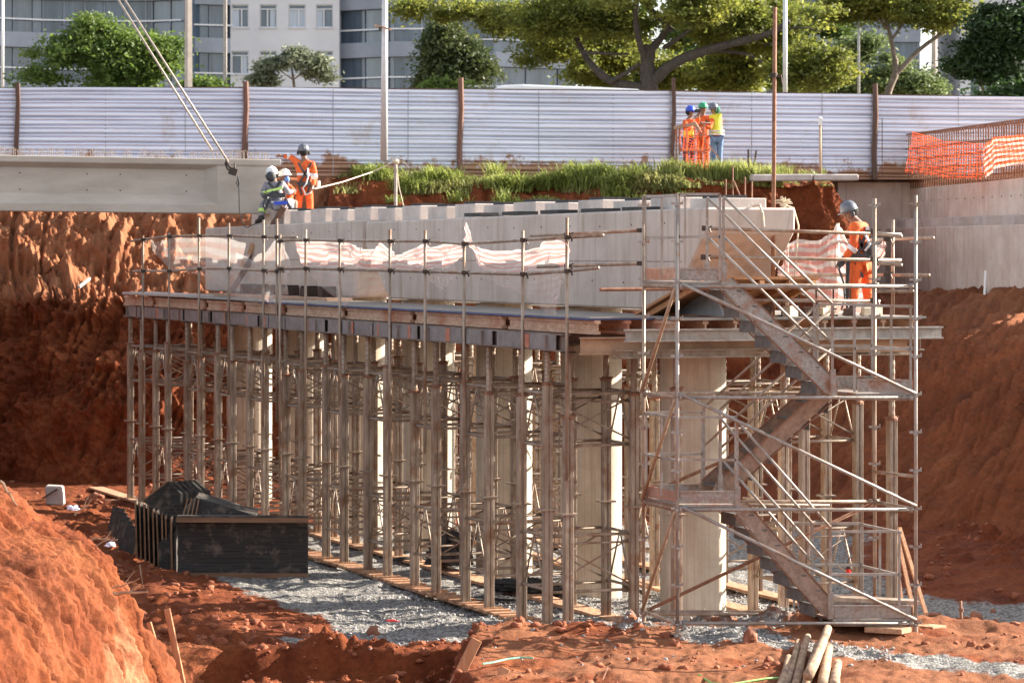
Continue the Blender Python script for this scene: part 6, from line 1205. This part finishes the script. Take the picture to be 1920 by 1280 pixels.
def crumple(name, c, s, m_, lab, cat, seed, sc=(1, 1, .6), grp=None, sub=14):
    u, v = np.meshgrid(np.linspace(0, 2*np.pi, sub*3), np.linspace(0.02, np.pi-.02, sub*2), indexing='ij'); d = np.stack([np.cos(u)*np.sin(v), np.sin(u)*np.sin(v), np.cos(v)], -1)
    rr_ = 1+.45*fbm(d*1.6+seed, 4, seed, .6)-.25*np.abs(fbm(d*4+seed, 3, seed+2)); A = d*rr_[..., None]*np.array(sc)*s+np.array(c); A[-1] = A[0]; A[..., 2] = np.maximum(A[..., 2], c[2]-s*sc[2]*.35); o = nobj(name, A, m_, None, True); return tag(o, lab, cat, grp)
PAP = mat('pale_paper', (.60, .64, .80), (.75, .77, .85), .8, 0, 10)
q = P(207, 1022, 35.2); crumple('paper_scrap', q, .06, PAP, 'crumpled bluish paper on the crest of the mound', 'litter', 3); q = P(137, 953, 36.4); crumple('paper_scrap', q, .07, PAP, 'crumpled bluish paper farther back near the concrete block', 'litter', 5)
q = P(1768, 1016, 54.5); crumple('plastic_bag', q, .12, HWHITE, 'small white bag on the foot of the right slope', 'litter', 8)
q = GPt(736, 1170); crumple('red_scrap', (q.x, q.y, .05), .07, mat('red_scrap', (.7, .06, .05), None, .7), 'small red scrap of tape on the gravel', 'litter', 9, (1.4, .6, .3))
TARP = mat('dark_net_heap', (.025, .024, .025), (.07, .066, .064), .8, 0, 8, .5, 25)
q = GPt(845, 1078); crumple('net_heap', (q.x, q.y+.3, .3), .34, TARP, 'taller heap of dark netting between the front towers', 'net heap', 11, (1.1, .8, 1.25), 'dark netting heaps on the gravel', 24)
q = GPt(990, 1118); crumple('net_heap', (q.x, q.y+.2, .12), .32, TARP, 'low spread of dark netting on the gravel near the second plank row', 'net heap', 12, (1.9, .9, .5), 'dark netting heaps on the gravel', 24)
q = GPt(925, 1128); crumple('net_heap', (q.x, q.y, .05), .16, TARP, 'thin tail of dark netting left of the low heap', 'net heap', 14, (2.4, .8, .35), 'dark netting heaps on the gravel')
q = GPt(770, 1068); crumple('net_heap', (q.x, q.y+1.2, .05), .14, TARP, 'small scrap of dark netting left of the tall heap', 'net heap', 17, (2.4, .8, .4), 'dark netting heaps on the gravel')
r = thing('concrete_block', 'pale battered concrete block at the foot of the left bank', 'concrete block', P(100, 945, 63)); m = MB(); m.prism([P(86, 946, 63), P(118, 948, 63), P(115, 912, 63), P(84, 910, 63)], (0, .4, 0)); ob('block', m, BLOCK, r, bevel=.03); m = MB(); m.bar(P(80, 934, 62.9), P(108, 916, 62.9), .05, .04); ob('strap', m, WOODD, r)
q = P(177, 935, 64); crumple('rock', (q.x, q.y, .15), .2, RKM, 'dark red boulder at the foot of the left bank right of the concrete block', 'rock', 31, (1, .8, .8), 'loose rocks on the pit floor')
m = MB(); m.path([P(120, 944, 66), P(200, 941, 66), P(268, 938, 66)], .06, 8); tag(ob('steel_pipe', m, RUST, smooth=True), 'long rusty pipe lying at the foot of the left bank', 'pipe')
m = MB(); m.tube(P(1802, 1195, 40.6), P(1960, 1189, 40.4), .03, 8); tag(ob('steel_pipe', m, GALV2, smooth=True), 'bright pipe lying on the dirt at the lower right edge', 'pipe')
r = thing('pipe_stub', 'short upright rusty pipe on a base plate right of the stair tower', 'pipe', P(1803, 1188, 42.2)); m = MB(); m.tube(P(1803, 1188, 42.2), P(1801, 1126, 42.2), .022, 8); ob('tube', m, RUST, r, True); m = MB(); m.box(P(1804, 1188, 42.2), (.2, .2, .12)); ob('base', m, BEAMG, r); m = MB(); m.lathe(P(1802, 1146, 42.2), [(.035, 0), (.035, .05)], 8); ob('collar', m, RUST, r)
m = MB(); m.tube(P(1772, 1194, 41.2), P(1772, 1162, 41.2), .02, 6); tag(ob('rebar', m, RUST), 'short rusty rod standing left of the upright pipe stub', 'rebar')
m = MB(); m.tube(P(1697, 561, 71), P(1694, 506, 71), .03, 8) if 0 else m.tube(P(1846, 552, 70), P(1848, 507, 70), .03, 8); tag(ob('drain_pipe', m, HWHITE), 'short white pipe standing at the base of the abutment wall', 'pipe')
m = MB(); q = [(905, 1243), (925, 1240), (950, 1234), (975, 1231), (1000, 1232)]; pts = []
for px, py in q: Y = (CZ-.47)*F/(py-HZ); p_ = P(px, py, Y); p_.z = max(gz(p_.x, p_.y), p_.z-.03)+.025; pts.append(p_)
m.path(pts, .012, 5); tag(ob('green_strap', m, mat('green_strap', (.20, .48, .34), None, .5)), 'pale green strap lying on the dirt beside the broad stake', 'strap')
m = MB(); pts = []
for px, py in [(1310, 1262), (1335, 1276), (1370, 1282), (1440, 1276), (1480, 1272)]: Y = (CZ-.45)*F/(py-HZ); p_ = P(px, py, Y); p_.z = gz(p_.x, p_.y)+.03; pts.append(p_)
m.path(pts, .014, 5); tag(ob('green_hose', m, mat('lime_hose', (.30, .62, .16), None, .5)), 'thin lime green cord on the dirt left of the logs', 'cord')
m = MB(); pts = []
for px, py in [(1130, 1275), (1140, 1262), (1200, 1260), (1290, 1260), (1380, 1262)]: Y = (CZ-.45)*F/(py-HZ); p_ = P(px, py, Y); p_.z = gz(p_.x, p_.y)+.04; pts.append(p_)
m.path(pts, .008, 4); tag(ob('wire', m, RUST), 'thin bent wire lying on the dirt in the lower middle', 'wire')
m = MB(); m.bar(P(148, 538, 72.5), P(168, 522, 73.2), .06, .06); tag(ob('timber_offcut', m, CPOLE), 'pale stick lying on the ledge of the left bank', 'stick')
